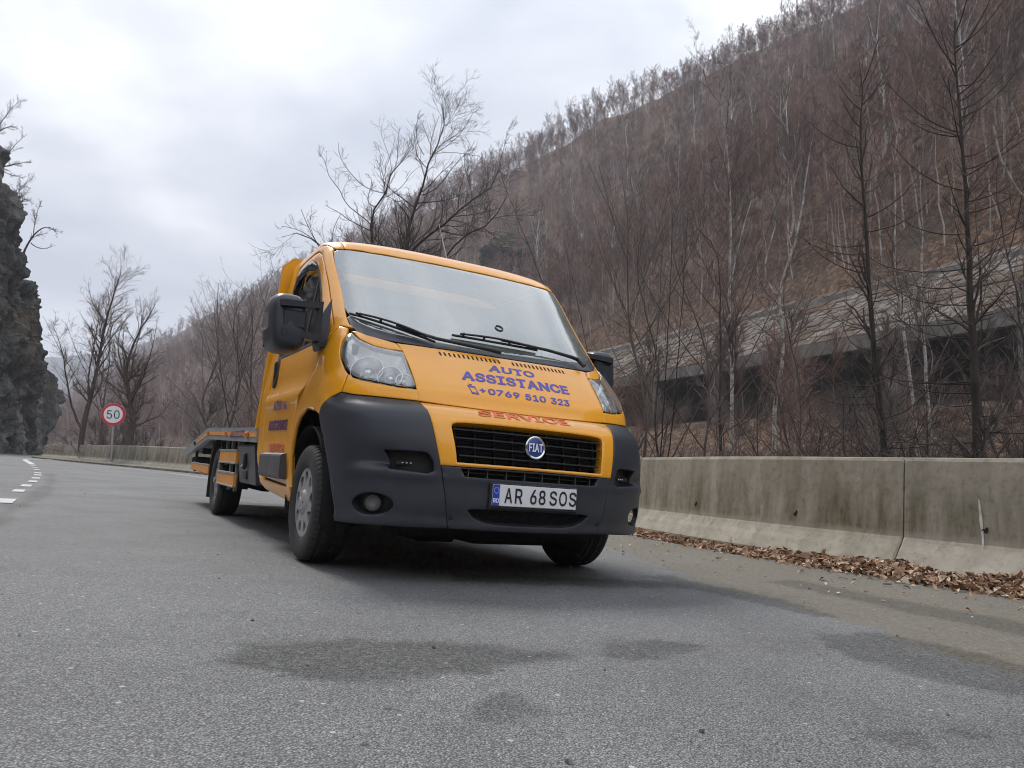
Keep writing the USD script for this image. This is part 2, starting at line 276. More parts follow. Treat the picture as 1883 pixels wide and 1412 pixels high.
ax = np.unique(np.r_[np.linspace(-420, -80, 40), np.linspace(-80, -12, 70), np.linspace(-12, 40, 150), np.linspace(40, 90, 70), np.linspace(90, 520, 80)])
ay = np.unique(np.r_[np.linspace(-330, -10, 50), np.linspace(-10, 60, 170), np.linspace(60, 130, 80), np.linspace(130, 420, 80), np.linspace(420, 1150, 50)])
GX, GY = np.meshgrid(ax, ay, indexing='ij')
GZ = terrain_z(GX, GY)
obj('hillside', grid_mesh(GX, GY, GZ), M['litter'], smooth=True, kind='structure', label='steep valley slope covered with brown fallen leaves')
# the far mountain that closes the valley
mx_, my_ = np.meshgrid(np.linspace(-2300, 500, 120), np.linspace(1000, 2300, 60), indexing='ij')
crest = np.interp(mx_, [-2300, -1500, -1050, -800, -600, -300, 0, 500], [420, 330, 205, 225, 260, 300, 320, 300])
v = (my_ - 1000) / 600
mz = crest * np.where(v < 1, sstep(v, -0.1, 1.0), 1 - 0.5 * sstep(v, 1, 2.2)) + fbm2(mx_, my_, 180, 31) * 70 * np.clip(v, 0, 1) + fbm2(mx_, my_, 30, 33) * 16 * np.clip(v, 0, 1) - 6
obj('far_mountain', grid_mesh(mx_, my_, mz), M['farhill'], smooth=True, kind='structure', label='distant wooded mountain fading blue in the haze at the valley end')
fx, fy = np.meshgrid(np.linspace(-3000, 3000, 40), np.linspace(-2600, 2900, 40), indexing='ij')
obj('valley_floor', grid_mesh(fx, fy, np.full_like(fx, -9.0)), M['farhill'], kind='structure', label='valley floor far beyond the road')

# asphalt: one sheet, fine near the camera
ang = np.radians(np.unique(np.r_[np.linspace(-180, -48, 70), np.linspace(-48, 42, 620), np.linspace(42, 180, 70)]))
rad = np.r_[0.0, np.geomspace(0.4, 110, 330)]
AA_, RR_ = np.meshgrid(ang, rad, indexing='ij')
AX, AY = RR_ * np.sin(AA_), RR_ * np.cos(AA_)
bd, bi = bar_dist(AX, AY)
AZ = ground_z(AX, AY) + fbm2(AX, AY, 3.0, 41) * 0.02 * sstep(RR_, 2.5, 7)
am = grid_mesh(AX, AY, AZ)
LEFT = 19.0 - 10.0 * sstep(AY, 25, 60)
keep = (bd < 0.35) & (bd > -LEFT - 6) & (AY > -46)
fk = keep.ravel()[am.faces].all(1)
DIRT = np.array([(-0.6, 10.8), (0.94, 7.12), (1.18, 5.6), (1.2, 4.95), (1.42, 4.52), (1.56, 3.98), (1.67, 3.63), (1.70, 3.16), (1.84, 2.9), (2.3, 1.5), (3.4, -2), (6, -10), (9, -24)])
def side_of(X, Y, L):
    """signed distance to an open line, positive to the right of its course seen from far to near reversed."""
    q = np.c_[np.ravel(X), np.ravel(Y)]; best = np.full(len(q), 1e9); sg_ = np.zeros(len(q))
    for a, b in zip(L[:-1], L[1:]):
        d = b - a; t = np.clip(((q - a) @ d) / (d @ d), 0, 1); w = q - (a + t[:, None] * d); r = np.linalg.norm(w, axis=1)
        c = d[0] * w[:, 1] - d[1] * w[:, 0]; m = r < best; best[m] = r[m]; sg_[m] = np.sign(c[m])
    return (best * sg_).reshape(np.shape(X))
def poly_mask(X, Y, P, soft):
    pg = sg.Polygon(P); q = shapely.points(np.ravel(X), np.ravel(Y)); d = shapely.distance(q, pg.boundary); ins = shapely.contains(pg, q)
    s = np.where(ins, d, -d).reshape(np.shape(X)); return s
near = RR_ < 14
wob = fbm2(AX, AY, 0.22, 51, 5) * 0.26
dirt = np.zeros_like(AX); dd = side_of(AX[near], AY[near], DIRT)
dirt = sstep(1.3 + bd + wob, -0.1, 0.25) * 0.55
dn = sstep(dd + wob[near] * 1.0 + fbm2(AX[near], AY[near], 0.05, 57, 4) * 0.10, -0.03, 0.07) * (0.78 + 0.5 * fbm2(AX[near], AY[near], 0.5, 59, 4))
dirt[near] = dn * 0.95
STAINS = [([(-0.79, 2.26), (-0.78, 2.44), (-0.6, 2.59), (-0.33, 2.67), (0.03, 2.68), (0.16, 2.66), (0.08, 2.54), (-0.1, 2.36), (-0.3, 2.24), (-0.56, 2.17)], 0.75, 0.11),
 ([(0.32, 2.87), (0.54, 2.99), (0.68, 2.94), (0.51, 2.72), (0.33, 2.71)], 0.6, 0.09), ([(-0.08, 2.04), (-0.02, 2.12), (0.05, 2.03), (0.02, 1.89), (-0.07, 1.89)], 0.55, 0.06),
 ([(0.91, 2.02), (1.01, 2.05), (1.0, 1.99), (0.91, 1.92)], 0.5, 0.05), ([(1.14, 2.11), (1.18, 2.08), (1.16, 2.04), (1.13, 2.07)], 0.5, 0.04),
 ([(1.30, 3.45), (1.63, 3.60), (1.8, 3.33), (1.95, 3.01), (2.1, 2.6), (1.85, 2.45), (1.41, 2.72), (1.27, 3.03)], 0.62, 0.07), ([(-0.3, 4.6), (0.42, 4.80), (1.13, 5.02), (1.06, 4.75), (0.39, 4.44), (-0.3, 4.3)], 0.7, 0.08),
 ([(2.0, 5.6), (2.3, 5.0), (2.6, 4.4), (2.9, 3.9), (3.2, 3.4), (2.7, 3.35), (2.35, 4.0), (2.05, 4.7), (1.75, 5.4)], 0.55, 0.12), ([(1.05, 5.3), (1.25, 4.9), (1.5, 4.45), (1.62, 4.0), (1.5, 3.95), (1.3, 4.3), (1.05, 4.8), (0.9, 5.2)], 0.6, 0.06)]
damp = np.zeros_like(AX); w2 = fbm2(AX[near], AY[near], 0.09, 61, 5) * 0.20 + fbm2(AX[near], AY[near], 0.4, 63, 3) * 0.15
for P, k, soft in STAINS:
    s = poly_mask(AX[near], AY[near], P, soft); damp[near] = np.maximum(damp[near], min(k * 1.25, 1.0) * sstep(s + w2, -soft * 0.7, soft * 0.15))
SEAM = np.array([(-2.6, 3.6), (-3.93, 6.07), (-4.47, 7.16), (-4.96, 8.16), (-5.78, 9.72), (-6.88, 11.74), (-7.91, 13.53), (-9.5, 16.17)])
sd = np.abs(side_of(AX, AY, SEAM)); damp = np.maximum(damp, 0.55 * sstep(-(sd + fbm2(AX, AY, 0.6, 65) * 0.25), -0.14, -0.02))
asph_n = {
 'g': ('geometry', {}), 'ad': ('attribute', {'attribute': 'dirt'}), 'as': ('attribute', {'attribute': 'damp'}),
 'v1': ('voronoi_texture', {'scale': 190.0, 'feature': 'f1'}), 'v2': ('voronoi_texture', {'scale': 60.0, 'feature': 'f1'}),
 'bw': ('separate_color', {}), 'st': ('rgb_ramp', {'ramp': [(0.0, (0.178, 0.182, 0.184)), (0.45, (0.258, 0.264, 0.267)), (0.8, (0.33, 0.335, 0.337)), (0.95, (0.38, 0.38, 0.375)), (1.0, (0.52, 0.52, 0.51))]}),
 'gap': ('map_range', {'from_min': 0.25, 'from_max': 0.62, 'to_min': 1.0, 'to_max': 0.38, 'clamp': True}), 'mg': ('mix', {'mix_type': 'multiply', 'fac': 1.0}),
 'cg': ('combine_color', {}), 'v3': ('voronoi_texture', {'scale': 16.0}), 'c3': ('separate_color', {}), 'p3': ('map_range', {'from_min': 0.13, 'from_max': 0.09, 'clamp': True}), 'k3': ('math', {'math_type': 'greater_than', 'value2': 0.80}), 'u3': ('math', {'math_type': 'multiply'}), 'm3': ('mix', {'color2': (0.46, 0.455, 0.44)}), 'v4': ('voronoi_texture', {'scale': 7.0}), 'c4': ('separate_color', {}), 'p4': ('map_range', {'from_min': 0.10, 'from_max': 0.05, 'clamp': True}), 'k4': ('math', {'math_type': 'greater_than', 'value2': 0.7}), 'u4': ('math', {'math_type': 'multiply'}), 'm4': ('mix', {'color2': (0.07, 0.068, 0.064)}),
 'nl': ('noise_texture', {'scale': 0.8, 'detail': 9.0, 'roughness': 0.68}), 'rl': ('rgb_ramp', {'ramp': [(0.3, (0.72, 0.715, 0.70)), (0.5, (0.97, 0.97, 0.97)), (0.7, (1.14, 1.14, 1.14))]}), 'ml': ('mix', {'mix_type': 'multiply', 'fac': 1.0}),
 'nd': ('noise_texture', {'scale': 42.0, 'detail': 6.0, 'roughness': 0.75}), 'rd': ('rgb_ramp', {'ramp': [(0.3, (0.07, 0.060, 0.045)), (0.48, (0.155, 0.134, 0.096)), (0.60, (0.215, 0.19, 0.138)), (0.74, (0.42, 0.39, 0.31))]}), 'md': ('mix', {}),
 'nd2': ('noise_texture', {'scale': 9.0, 'detail': 7.0, 'roughness': 0.7}), 'fd': ('math', {'math_type': 'multiply_add', 'value2': 1.1, 'use_clamp': True}), 'fo': ('math', {'math_type': 'multiply_add', 'value2': 0.9, 'value3': -0.55}),
 'dk': ('mix', {'mix_type': 'multiply', 'color2': (0.29, 0.29, 0.275)}), 'nz': ('noise_texture', {'scale': 55.0, 'detail': 7.0, 'roughness': 0.85}), 'fz': ('map_range', {'from_min': 0.40, 'from_max': 0.58, 'to_min': 0.25, 'to_max': 1.1, 'clamp': True}), 'fm': ('math', {'math_type': 'multiply', 'use_clamp': True}),
 'bh': ('math', {'math_type': 'multiply_add', 'value2': -1.0, 'value3': 1.0}), 'bp': ('bump', {'strength': 0.75, 'distance': 0.006}),
 'p': ('principled_bsdf', {'roughness': 0.78, 'specular_ior_level': 0.35})}
asph_l = [('g.position', 'v1.vector'), ('g.position', 'v2.vector'), ('v1.color', 'bw.color'), ('bw.r', 'st.fac'), ('v1.distance', 'gap.value'), ('gap.result', 'cg.r'), ('gap.result', 'cg.g'), ('gap.result', 'cg.b'), ('st.color', 'mg.color1'), ('cg.color', 'mg.color2'),
 ('g.position', 'nl.vector'), ('g.position', 'v3.vector'), ('v3.distance', 'p3.value'), ('v3.color', 'c3.color'), ('c3.r', 'k3.value1'), ('p3.result', 'u3.value1'), ('k3.value', 'u3.value2'), ('mg.color', 'm3.color1'), ('u3.value', 'm3.fac'), ('g.position', 'v4.vector'), ('v4.distance', 'p4.value'), ('v4.color', 'c4.color'), ('c4.r', 'k4.value1'), ('p4.result', 'u4.value1'), ('k4.value', 'u4.value2'), ('m3.color', 'm4.color1'), ('u4.value', 'm4.fac'), ('nl.fac', 'rl.fac'), ('m4.color', 'ml.color1'), ('rl.color', 'ml.color2'), ('g.position', 'nd.vector'), ('nd.fac', 'rd.fac'), ('g.position', 'nd2.vector'), ('nd2.fac', 'fo.value1'), ('ad.fac', 'fd.value1'), ('fo.value', 'fd.value3'),
 ('ml.color', 'md.color1'), ('rd.color', 'md.color2'), ('fd.value', 'md.fac'), ('g.position', 'nz.vector'), ('nz.fac', 'fz.value'), ('fz.result', 'fm.value1'), ('as.fac', 'fm.value2'), ('md.color', 'dk.color1'), ('fm.value', 'dk.fac'), ('dk.color', 'p.base_color'),
 ('v1.distance', 'bh.value1'), ('bh.value', 'bp.height'), ('bp.normal', 'p.normal')]
M['asphalt'] = usdkit.material(stage, '/World/Looks/asphalt', asph_n, asph_l, surface='p.BSDF')
am2, used = compact(trimesh.Trimesh(am.vertices, am.faces[fk], process=False))
roadp = obj('road', am2, M['asphalt'], smooth=True, kind='structure', label='grey asphalt road and lay-by with damp patches and a gravelly edge')
for nm, arr in (('dirt', dirt), ('damp', damp)):
    UsdGeom.PrimvarsAPI(roadp).CreatePrimvar(nm, Sdf.ValueTypeNames.FloatArray, 'vertex').Set(Vt.FloatArray.FromNumpy(arr.ravel()[used].astype(np.float32)))

# painted road markings
M['marking'] = mat('worn_white_road_paint', (0.55, 0.55, 0.54), 0.7, color2=(0.34, 0.34, 0.335), vscale=9, vdetail=6, coord='position')
def strip(pts, w, dz=0.006, n=2):
    """flat ribbon on the road along the points."""
    P = np.array(pts, float); T = np.gradient(P, axis=0); T /= np.linalg.norm(T, axis=1, keepdims=True); N = np.c_[-T[:, 1], T[:, 0]] * w / 2
    V = np.concatenate([P - N, P + N]); k = len(P)
    V = np.c_[V, ground_z(V[:, 0], V[:, 1]) + dz + fbm2(V[:, 0], V[:, 1], 3.0, 41) * 0.02 * sstep(np.hypot(V[:, 0], V[:, 1]), 2.5, 7)]
    i = np.arange(k - 1); F = np.concatenate([np.c_[i, i + 1, k + i + 1], np.c_[i, k + i + 1, k + i]])
    m = trimesh.Trimesh(V, F, process=False)
    if m.face_normals[0, 2] < 0: m.invert()
    return m
dash_line = np.array([(-2.9, 4.0), (-3.95, 5.9), (-4.9, 7.62), (-5.93, 9.48), (-6.61, 10.73), (-7.32, 12.03), (-8.05, 13.31), (-8.87, 14.72), (-9.53, 15.81), (-10.69, 17.69), (-11.7, 19.29), (-12.91, 21.19), (-14.1, 23.04)])
_ds = np.r_[0, np.cumsum(np.linalg.norm(np.diff(dash_line, axis=0), axis=1))]; _dc = CubicSpline(_ds, dash_line)
lm = thing('lane_marking', 'broken white line of short dashes curving across the road on the left', 'road marking')
k = 0
for s0 in [_ds[2] - 0.35] + list(_ds[3:] - 0.28):
    L = 0.7 if k == 0 else 0.54; w = 0.17 if k == 0 else 0.12
    obj('dash', strip(_dc(np.linspace(s0, s0 + L, 5)), w), M['marking'], lm); k += 1
el = CubicSpline(np.arange(7), np.array([(-14.1, 23.04), (-15.22, 24.8), (-18.93, 30.54), (-20.9, 34.0), (-22.9, 38.5), (-25.5, 43.5), (-31, 52)]))
obj('road_edge_line', strip(el(np.linspace(0.3, 6, 60)), 0.16), M['marking'], cat='road marking', label='thin continuous white line running on from the dashes round the far bend')
i0 = np.arange(0, len(BP), 4); offl = BP - BN * 1.9
sel = (BP[:, 1] > 15) & (BP[:, 1] < 54)
ol = thing('verge_marking', 'faint worn white line along the foot of the far barrier', 'road marking')
idx = np.where(sel)[0][::3]
for a in range(0, len(idx) - 22, 30): obj('stripe', strip(offl[idx[a:a + 22]], 0.12), M['marking'], ol)
# ------------------------------------------------------------------ concrete barrier, every element a thing
def conc(name, c1, c2, moss, seed):
    n = {'g': ('geometry', {}), 'mp': ('mapping', {'scale': (2.2, 2.2, 0.35), 'location': (seed * 7.3, 0, 0)}), 'n1': ('noise_texture', {'scale': 2.0, 'detail': 6.0, 'roughness': 0.65}),
         'r1': ('rgb_ramp', {'ramp': [(0.28, c2), (0.62, c1), (0.8, tuple(np.array(c1) * 1.12))]}), 'n2': ('noise_texture', {'scale': 1.6, 'detail': 7.0, 'roughness': 0.7}),
         'a': ('attribute', {'attribute': 'grime'}), 'mr': ('map_range', {'from_min': 0.38, 'from_max': 0.66, 'to_min': 0.0, 'to_max': 1.0, 'clamp': True}), 'mu': ('math', {'math_type': 'multiply', 'use_clamp': True}),
         'mx': ('mix', {'color2': moss}), 'n3': ('noise_texture', {'scale': 90.0, 'detail': 3.0}), 'bp': ('bump', {'strength': 0.5, 'distance': 0.004}),
         'n4': ('noise_texture', {'scale': 14.0, 'detail': 8.0, 'roughness': 0.75}), 'r4': ('rgb_ramp', {'ramp': [(0.3, (0.62, 0.60, 0.56)), (0.5, (1, 1, 1)), (0.75, (1.1, 1.1, 1.08))]}), 'm4': ('mix', {'mix_type': 'multiply', 'fac': 0.85}),
         'p': ('principled_bsdf', {'roughness': 0.85, 'specular_ior_level': 0.25})}
    l = [('g.position', 'mp.vector'), ('mp.vector', 'n1.vector'), ('n1.fac', 'r1.fac'), ('mp.vector', 'n2.vector'), ('n2.fac', 'mr.value'), ('mr.result', 'mu.value1'), ('a.fac', 'mu.value2'), ('r1.color', 'mx.color1'), ('mu.value', 'mx.fac'),
         ('g.position', 'n3.vector'), ('n4.fac', 'r4.fac'), ('g.position', 'n4.vector'), ('mx.color', 'm4.color1'), ('r4.color', 'm4.color2'), ('m4.color', 'p.base_color'), ('n4.fac', 'bp.height'), ('bp.normal', 'p.normal')]
    return usdkit.material(stage, f'/World/Looks/{name}', n, l, surface='p.BSDF')
M['scrape'] = mat('chalky_scrape', (0.62, 0.61, 0.58), 0.9, color2=(0.36, 0.34, 0.29), vscale=30, coord='position')
CONC = [conc('barrier_concrete', (0.375, 0.345, 0.285), (0.25, 0.226, 0.182), (0.11, 0.095, 0.055), 0), conc('barrier_concrete_b', (0.39, 0.362, 0.31), (0.27, 0.246, 0.205), (0.13, 0.115, 0.075), 1), conc('barrier_concrete_c', (0.30, 0.285, 0.245), (0.17, 0.16, 0.13), (0.085, 0.08, 0.05), 2)]
def bframe(s):
    P = _cs(s); T = _cs(s, 1); T = T / np.linalg.norm(T, axis=-1, keepdims=True); return P, T, np.stack([T[..., 1], -T[..., 0]], -1)
def barrier_segment(s0, s1, mi, label):
    ss = np.r_[s0 + 0.006, s0 + 0.022, np.linspace(s0 + 0.1, s1 - 0.1, max(4, int((s1 - s0) / 0.12))), s1 - 0.022, s1 - 0.006]
    P, T, N = bframe(ss)
    gz = ground_z(P[:, 0], P[:, 1]); h = _hb(ss)
    prof = []
    for u, z in [(0.0, -0.06), (0.0, 0.085), (0.012, 0.10), (0.165, 0.285), (0.185, 0.315), (0.26, 0.97), (0.275, 0.995), (0.30, 1.0), (0.44, 1.0), (0.465, 0.985), (0.48, 0.95), (0.56, 0.315), (0.70, 0.09), (0.70, -0.06)]:
        prof.append((u, z))
    prof = np.array(prof); dense = [prof[0]]
    for a, b in zip(prof[:-1], prof[1:]):
        m = max(1, int(np.linalg.norm(b - a) / 0.06)); dense += [a + (b - a) * k / m for k in range(1, m + 1)]
    D = np.array(dense); k = len(D); n = len(ss)
    U = np.broadcast_to(D[None, :, 0], (n, k)).copy(); Zr = np.broadcast_to(D[None, :, 1], (n, k)).copy()
    ends = np.zeros(n); ends[[0, -1]] = 0.014
    Zn = np.where(Zr > 0.2, h[:, None] - (1 - Zr) * 1.0 * (h[:, None] / 1.0) * np.ones_like(Zr), Zr)
    V = np.zeros((n, k, 3)); cen = 0.35
    U = cen + (U - cen) * (1 - ends[:, None] / 0.35 * (np.abs(U - cen) > 0.01))
    V[..., 0] = P[:, None, 0] + N[:, None, 0] * U; V[..., 1] = P[:, None, 1] + N[:, None, 1] * U; V[..., 2] = gz[:, None] + Zn - ends[:, None] * (Zr > 0.9)
    nz = fbm2(V[..., 0] * 1.0, V[..., 1] + V[..., 2] * 1.7, 0.35, 71, 4) * 0.012
    V[..., 0] -= N[:, None, 0] * nz; V[..., 1] -= N[:, None, 1] * nz
    m = grid_mesh(V[..., 0], V[..., 1], V[..., 2])
    f = m.faces; nv = n * k
    caps = [];
    V2 = V.reshape(-1, 3)
    for row, flip in ((0, False), (n - 1, True)):
        c = V[row].mean(0); V2 = np.vstack([V2, c]); ci = len(V2) - 1; a = row * k + np.arange(k - 1)
        tri = np.c_[np.full(k - 1, ci), a, a + 1]; caps.append(tri[:, ::-1] if flip else tri)
    m = trimesh.Trimesh(V2, np.vstack([f] + caps), process=False)
    t = thing('concrete_barrier', label, 'barrier')
    grime = np.zeros(len(V2)); zz = Zr; gr = sstep(zz, 0.30, 0.36) * (1.0 - 0.62 * sstep(zz, 0.45, 0.95)) + 0.45 * (zz < 0.09) + 0.28 * ((zz >= 0.09) & (zz < 0.3)) + 0.2 * (zz > 0.98)
    grime[:nv] = gr.ravel()
    p = obj('barrier_body', m, CONC[mi % 3], t, smooth=False)
    UsdGeom.PrimvarsAPI(p).CreatePrimvar('grime', Sdf.ValueTypeNames.FloatArray, 'vertex').Set(Vt.FloatArray.FromNumpy(grime.astype(np.float32)))
    return t
def on_barrier(s, z, out=0.0):
    """point on the road-side face at height z above the foot."""
    P, T, N = bframe(np.array(s)); h = float(_hb(s)); u = np.interp(z / h, [0, 0.085, 0.285, 0.315, 0.97], [0, 0, 0.165, 0.185, 0.26]) - out
    q = P + N * u; return np.array([q[0], q[1], float(ground_z(P[0], P[1])) + z]), T, N
S_J = float(BS[_bt.query([3.15, 6.55])[1]])                  # the joint one sees in the near barrier
def s_of(x, y): return float(BS[_bt.query([x, y])[1]])
cuts = [S_J - 12.6, S_J - 8.4, S_J - 4.2, S_J, S_J + 4.0, S_J + 8.0]
while cuts[-1] < _s[14] + 2: cuts.append(cuts[-1] + (4.4 if cuts[-1] < s_of(-10, 26) else 4.9))
LBL = {2: 'nearest concrete barrier at the right picture edge with a white scrape on its face', 3: 'mossy stained concrete barrier beside the tow truck front, left of the near joint',
       4: 'concrete barrier element mostly hidden behind the tow truck bumper'}
farw = ['first barrier element seen left of the tow truck ramp', 'second barrier element left of the ramp, streaked with dark stains', 'third barrier element left of the ramp, to the right of the speed sign',
        'barrier element right under the speed limit sign', 'barrier element just left of the speed limit sign', 'last but two barrier element before the bend', 'last but one barrier element before the bend', 'farthest barrier element, at the bend by the cliff']
vis0 = s_of(-10.2, 26.6); fi = nb_ = nh_ = 0
for i in range(len(cuts) - 1):
    mid = (cuts[i] + cuts[i + 1]) / 2
    if i in LBL: lab = LBL[i]
    elif cuts[i + 1] > vis0 and fi < len(farw): lab = farw[fi]; fi += 1
    elif i < 2: lab = f'concrete barrier element outside the picture on the right, {["farther", "nearer"][i]} from the truck'
    elif cuts[i + 1] > vis0: lab = f'barrier element round the bend beyond the cliff, {["first", "second", "third", "fourth", "fifth"][nb_]} out of sight'; nb_ += 1
    else: lab = f'barrier element hidden behind the tow truck, {["nearest", "second", "third", "fourth", "fifth"][nh_]} to its bumper'; nh_ += 1
    t = barrier_segment(cuts[i], cuts[i + 1], [1, 0, 1, 0, 2, 1][i % 6] if i != 2 else 1, lab)
    if i in (2, 3, 4) or cuts[i + 1] > vis0:
        L = cuts[i + 1] - cuts[i]
        for fr in ((0.30, 0.845) if i == 2 else (0.27, 0.66) if i == 3 else (0.27, 0.73)):          # lifting sockets
            c, T, N = on_barrier(cuts[i] + L * fr, 0.42, 0.0)
            th = np.linspace(0, 2 * np.pi, 11)[:-1]; rr = 0.022 * (1 + 0.4 * np.sin(th * 2 + i) + 0.25 * np.cos(3 * th))
            ring = np.array([c + np.r_[T, 0] * r * math.cos(a) * 0.9 + np.array([0, 0, 1.25]) * r * math.sin(a) - np.r_[N, 0] * 0.004 for r, a in zip(rr, th)])
            core = c + np.r_[N, 0] * 0.02
            obj('lifting_socket', trimesh.Trimesh(np.vstack([ring, core, c - np.r_[N, 0] * 0.002]), [[a, (a + 1) % 10, 11] for a in range(10)] + [[a, 10, (a + 1) % 10] for a in range(10)], process=False), M['dark'], t)
    if i == 2:
        pts = []
        for z, w in ((0.28, 0.003), (0.36, 0.008), (0.50, 0.012), (0.60, 0.008), (0.66, 0.002)):
            c, T, N = on_barrier(cuts[3] - 0.64 + (z - .28) * 0.10, z, 0.003); pts.append((c - np.r_[T, 0] * w, c + np.r_[T, 0] * w))
        V = np.array([q for p in pts for q in p]); F = [];
        for a in range(len(pts) - 1): F += [[2 * a, 2 * a + 1, 2 * a + 3], [2 * a, 2 * a + 3, 2 * a + 2]]
        obj('paint_scrape', trimesh.Trimesh(np.vstack([V, V + np.r_[N, 0] * 0.01]), F + [[a + 10, c + 10, b + 10] for a, b, c in F], process=False), M['scrape'], t)
# low kerb slab at the foot of the far barrier
M['kerb'] = mat('dirty_kerb_concrete', (0.15, 0.145, 0.12), 0.9, var=0.45, vscale=2.5, coord='position')
def sweep_along(s0, s1, prof, step=0.4, zoff=0):
    ss = np.arange(s0, s1, step); P, T, N = bframe(ss); gz = ground_z(P[:, 0], P[:, 1]); D = np.array(prof)
    return grid_mesh(P[:, None, 0] + N[:, None, 0] * D[None, :, 0], P[:, None, 1] + N[:, None, 1] * D[None, :, 0], gz[:, None] + D[None, :, 1] + zoff)
obj('kerb', sweep_along(s_of(-4, 18.5), s_of(-36, 64), [(-0.45, -0.05), (-0.45, 0.10), (-0.43, 0.115), (0.02, 0.13)], 0.4), M['kerb'], label='low dark concrete kerb under the far barrier', cat='kerb')
obj('kerb', sweep_along(s_of(5.0, 3.4), s_of(1.2, 10.7), [(-0.13, -0.05), (-0.13, 0.022), (-0.12, 0.03), (0.01, 0.034)], 0.2), CONC[1], label='pale thin concrete edge slab at the foot of the near barrier', cat='kerb')

# ------------------------------------------------------------------ dry leaves drifted against the barrier
M['leaf'] = usdkit.material(stage, '/World/Looks/dry_leaf', {'gi': ('attribute', {'attribute': 'rnd'}), 'r': ('rgb_ramp', {'ramp': [(0.0, (0.06, 0.032, 0.02)), (0.2, (0.18, 0.10, 0.056)), (0.5, (0.36, 0.225, 0.135)), (0.8, (0.50, 0.36, 0.25)), (1.0, (0.64, 0.54, 0.43))]}), 'p': ('principled_bsdf', {'roughness': 0.65, 'specular_ior_level': 0.3})},
    [('gi.fac', 'r.fac'), ('r.color', 'p.base_color')], surface='p.BSDF')
def leaf_mesh(rng, C, size, tilt):
    """curled leaf blades at the points C: 8 triangles each."""
    n = len(C); u = np.array([-1, -0.35, 0.35, 1.0]); wv = np.array([0.06, 0.42, 0.36, 0.04])
    base = np.concatenate([np.c_[u, -wv, np.zeros(4)], np.c_[u, np.zeros(4), np.zeros(4)], np.c_[u, wv, np.zeros(4)]])       # 12
    F = []
    for r in (0, 4):
        for a in range(3): F += [[r + a, r + a + 1, r + a + 5], [r + a, r + a + 5, r + a + 4]]
    F = np.array(F)
    B = np.broadcast_to(base, (n, 12, 3)).copy()
    B[:, :, 1] *= rng.uniform(0.8, 1.5, (n, 1)); c1 = rng.uniform(-0.7, 0.7, (n, 1)); c2 = rng.uniform(-0.2, 1.6, (n, 1))
    B[:, :, 2] += c1 * B[:, :, 0] ** 2 * 0.6 + c2 * np.abs(B[:, :, 1]) * 0.8 + rng.normal(0, 0.06, (n, 12))
    B *= (size * rng.lognormal(-0.22, 0.36, n))[:, None, None] * 0.5
    az, t1, t2 = rng.uniform(0, 2 * np.pi, n), rng.normal(0, tilt, n), rng.normal(0, tilt, n)
    def rot(B, a, i, j):
        c, s = np.cos(a)[:, None], np.sin(a)[:, None]; x, y = B[..., i].copy(), B[..., j].copy(); B[..., i] = c * x - s * y; B[..., j] = s * x + c * y
    rot(B, t1, 0, 2); rot(B, t2, 1, 2); rot(B, az, 0, 1)
    V = (B + C[:, None, :]).reshape(-1, 3); FF = (F[None] + (np.arange(n) * 12)[:, None, None]).reshape(-1, 3)
    return trimesh.Trimesh(V, FF, process=False)
rng = np.random.default_rng(5)
n = 12500
s = rng.uniform(S_J - 5.5, s_of(0.6, 11.5), n); P, T, N = bframe(s)
wid = np.interp(s, [S_J - 5.5, S_J - 2, S_J, S_J + 1.5, S_J + 4, S_J + 6], [0.80, 0.60, 0.50, 0.34, 0.28, 0.3]) * (1 + 0.6 * fbm2(s, s * 0, 0.8, 81))
q = np.abs(rng.normal(0, 0.42, n)); u = -q * wid * 0.9 + 0.03
XY = P + N * u[:, None]; pile = np.clip(1 - q * 1.05, 0, 1) * 0.13 * (0.75 + 1.3 * fbm2(s * 1.0, q, 0.45, 85)) * np.interp(s, [S_J - 5, S_J - 1.5, S_J + .2, S_J + 1.4], [1.1, 1.0, 1.15, 0.45])
C = np.c_[XY, ground_z(XY[:, 0], XY[:, 1]) + 0.012 + pile * rng.uniform(0.1, 1, n) ** 0.6]
lv = leaf_mesh(rng, C, 0.062, 0.55)
n2 = 170; s2 = rng.uniform(S_J - 5, s_of(0.6, 11.5), n2); P2, T2, N2 = bframe(s2); XY2 = P2 - N2 * rng.uniform(0.4, 1.9, n2)[:, None] ** 1.0
lv2 = leaf_mesh(rng, np.c_[XY2, ground_z(XY2[:, 0], XY2[:, 1]) + 0.01], 0.045, 0.25)
lvp = obj('fallen_leaves', cat_([lv, lv2]), M['leaf'], smooth=False, kind='stuff', cat='leaves', label='drift of dry brown leaves along the foot of the near barrier')
per_vertex(lvp, 'rnd', np.repeat(rng.random(len(C) + n2), 12))
# bed under the drift
ss = np.linspace(S_J - 5.5, s_of(0.6, 11.5), 120); P, T, N = bframe(ss); wd = np.interp(ss, [S_J - 5.5, S_J - 2, S_J, S_J + 1.5, S_J + 4, S_J + 6], [0.45, 0.34, 0.3, 0.2, 0.15, 0.16])
D = np.array([(0.05, 0.10), (-0.25, 0.085), (-0.6, 0.05), (-1.0, 0.006)]); gz = ground_z(P[:, 0], P[:, 1]); hs = np.interp(ss, [S_J - 5, S_J - 1.5, S_J + .2, S_J + 1.4], [0.8, 0.75, 0.8, 0.4])
uu = np.where(D[None, :, 0] > 0, D[None, :, 0], D[None, :, 0] * wd[:, None])
Zb = gz[:, None] + D[None, :, 1] * hs[:, None]
Xb, Yb = P[:, None, 0] + N[:, None, 0] * uu, P[:, None, 1] + N[:, None, 1] * uu
M['humus'] = mat('leaf_mould', (0.10, 0.05, 0.028), 0.95, color2=(0.04, 0.022, 0.014), vscale=40, coord='position')
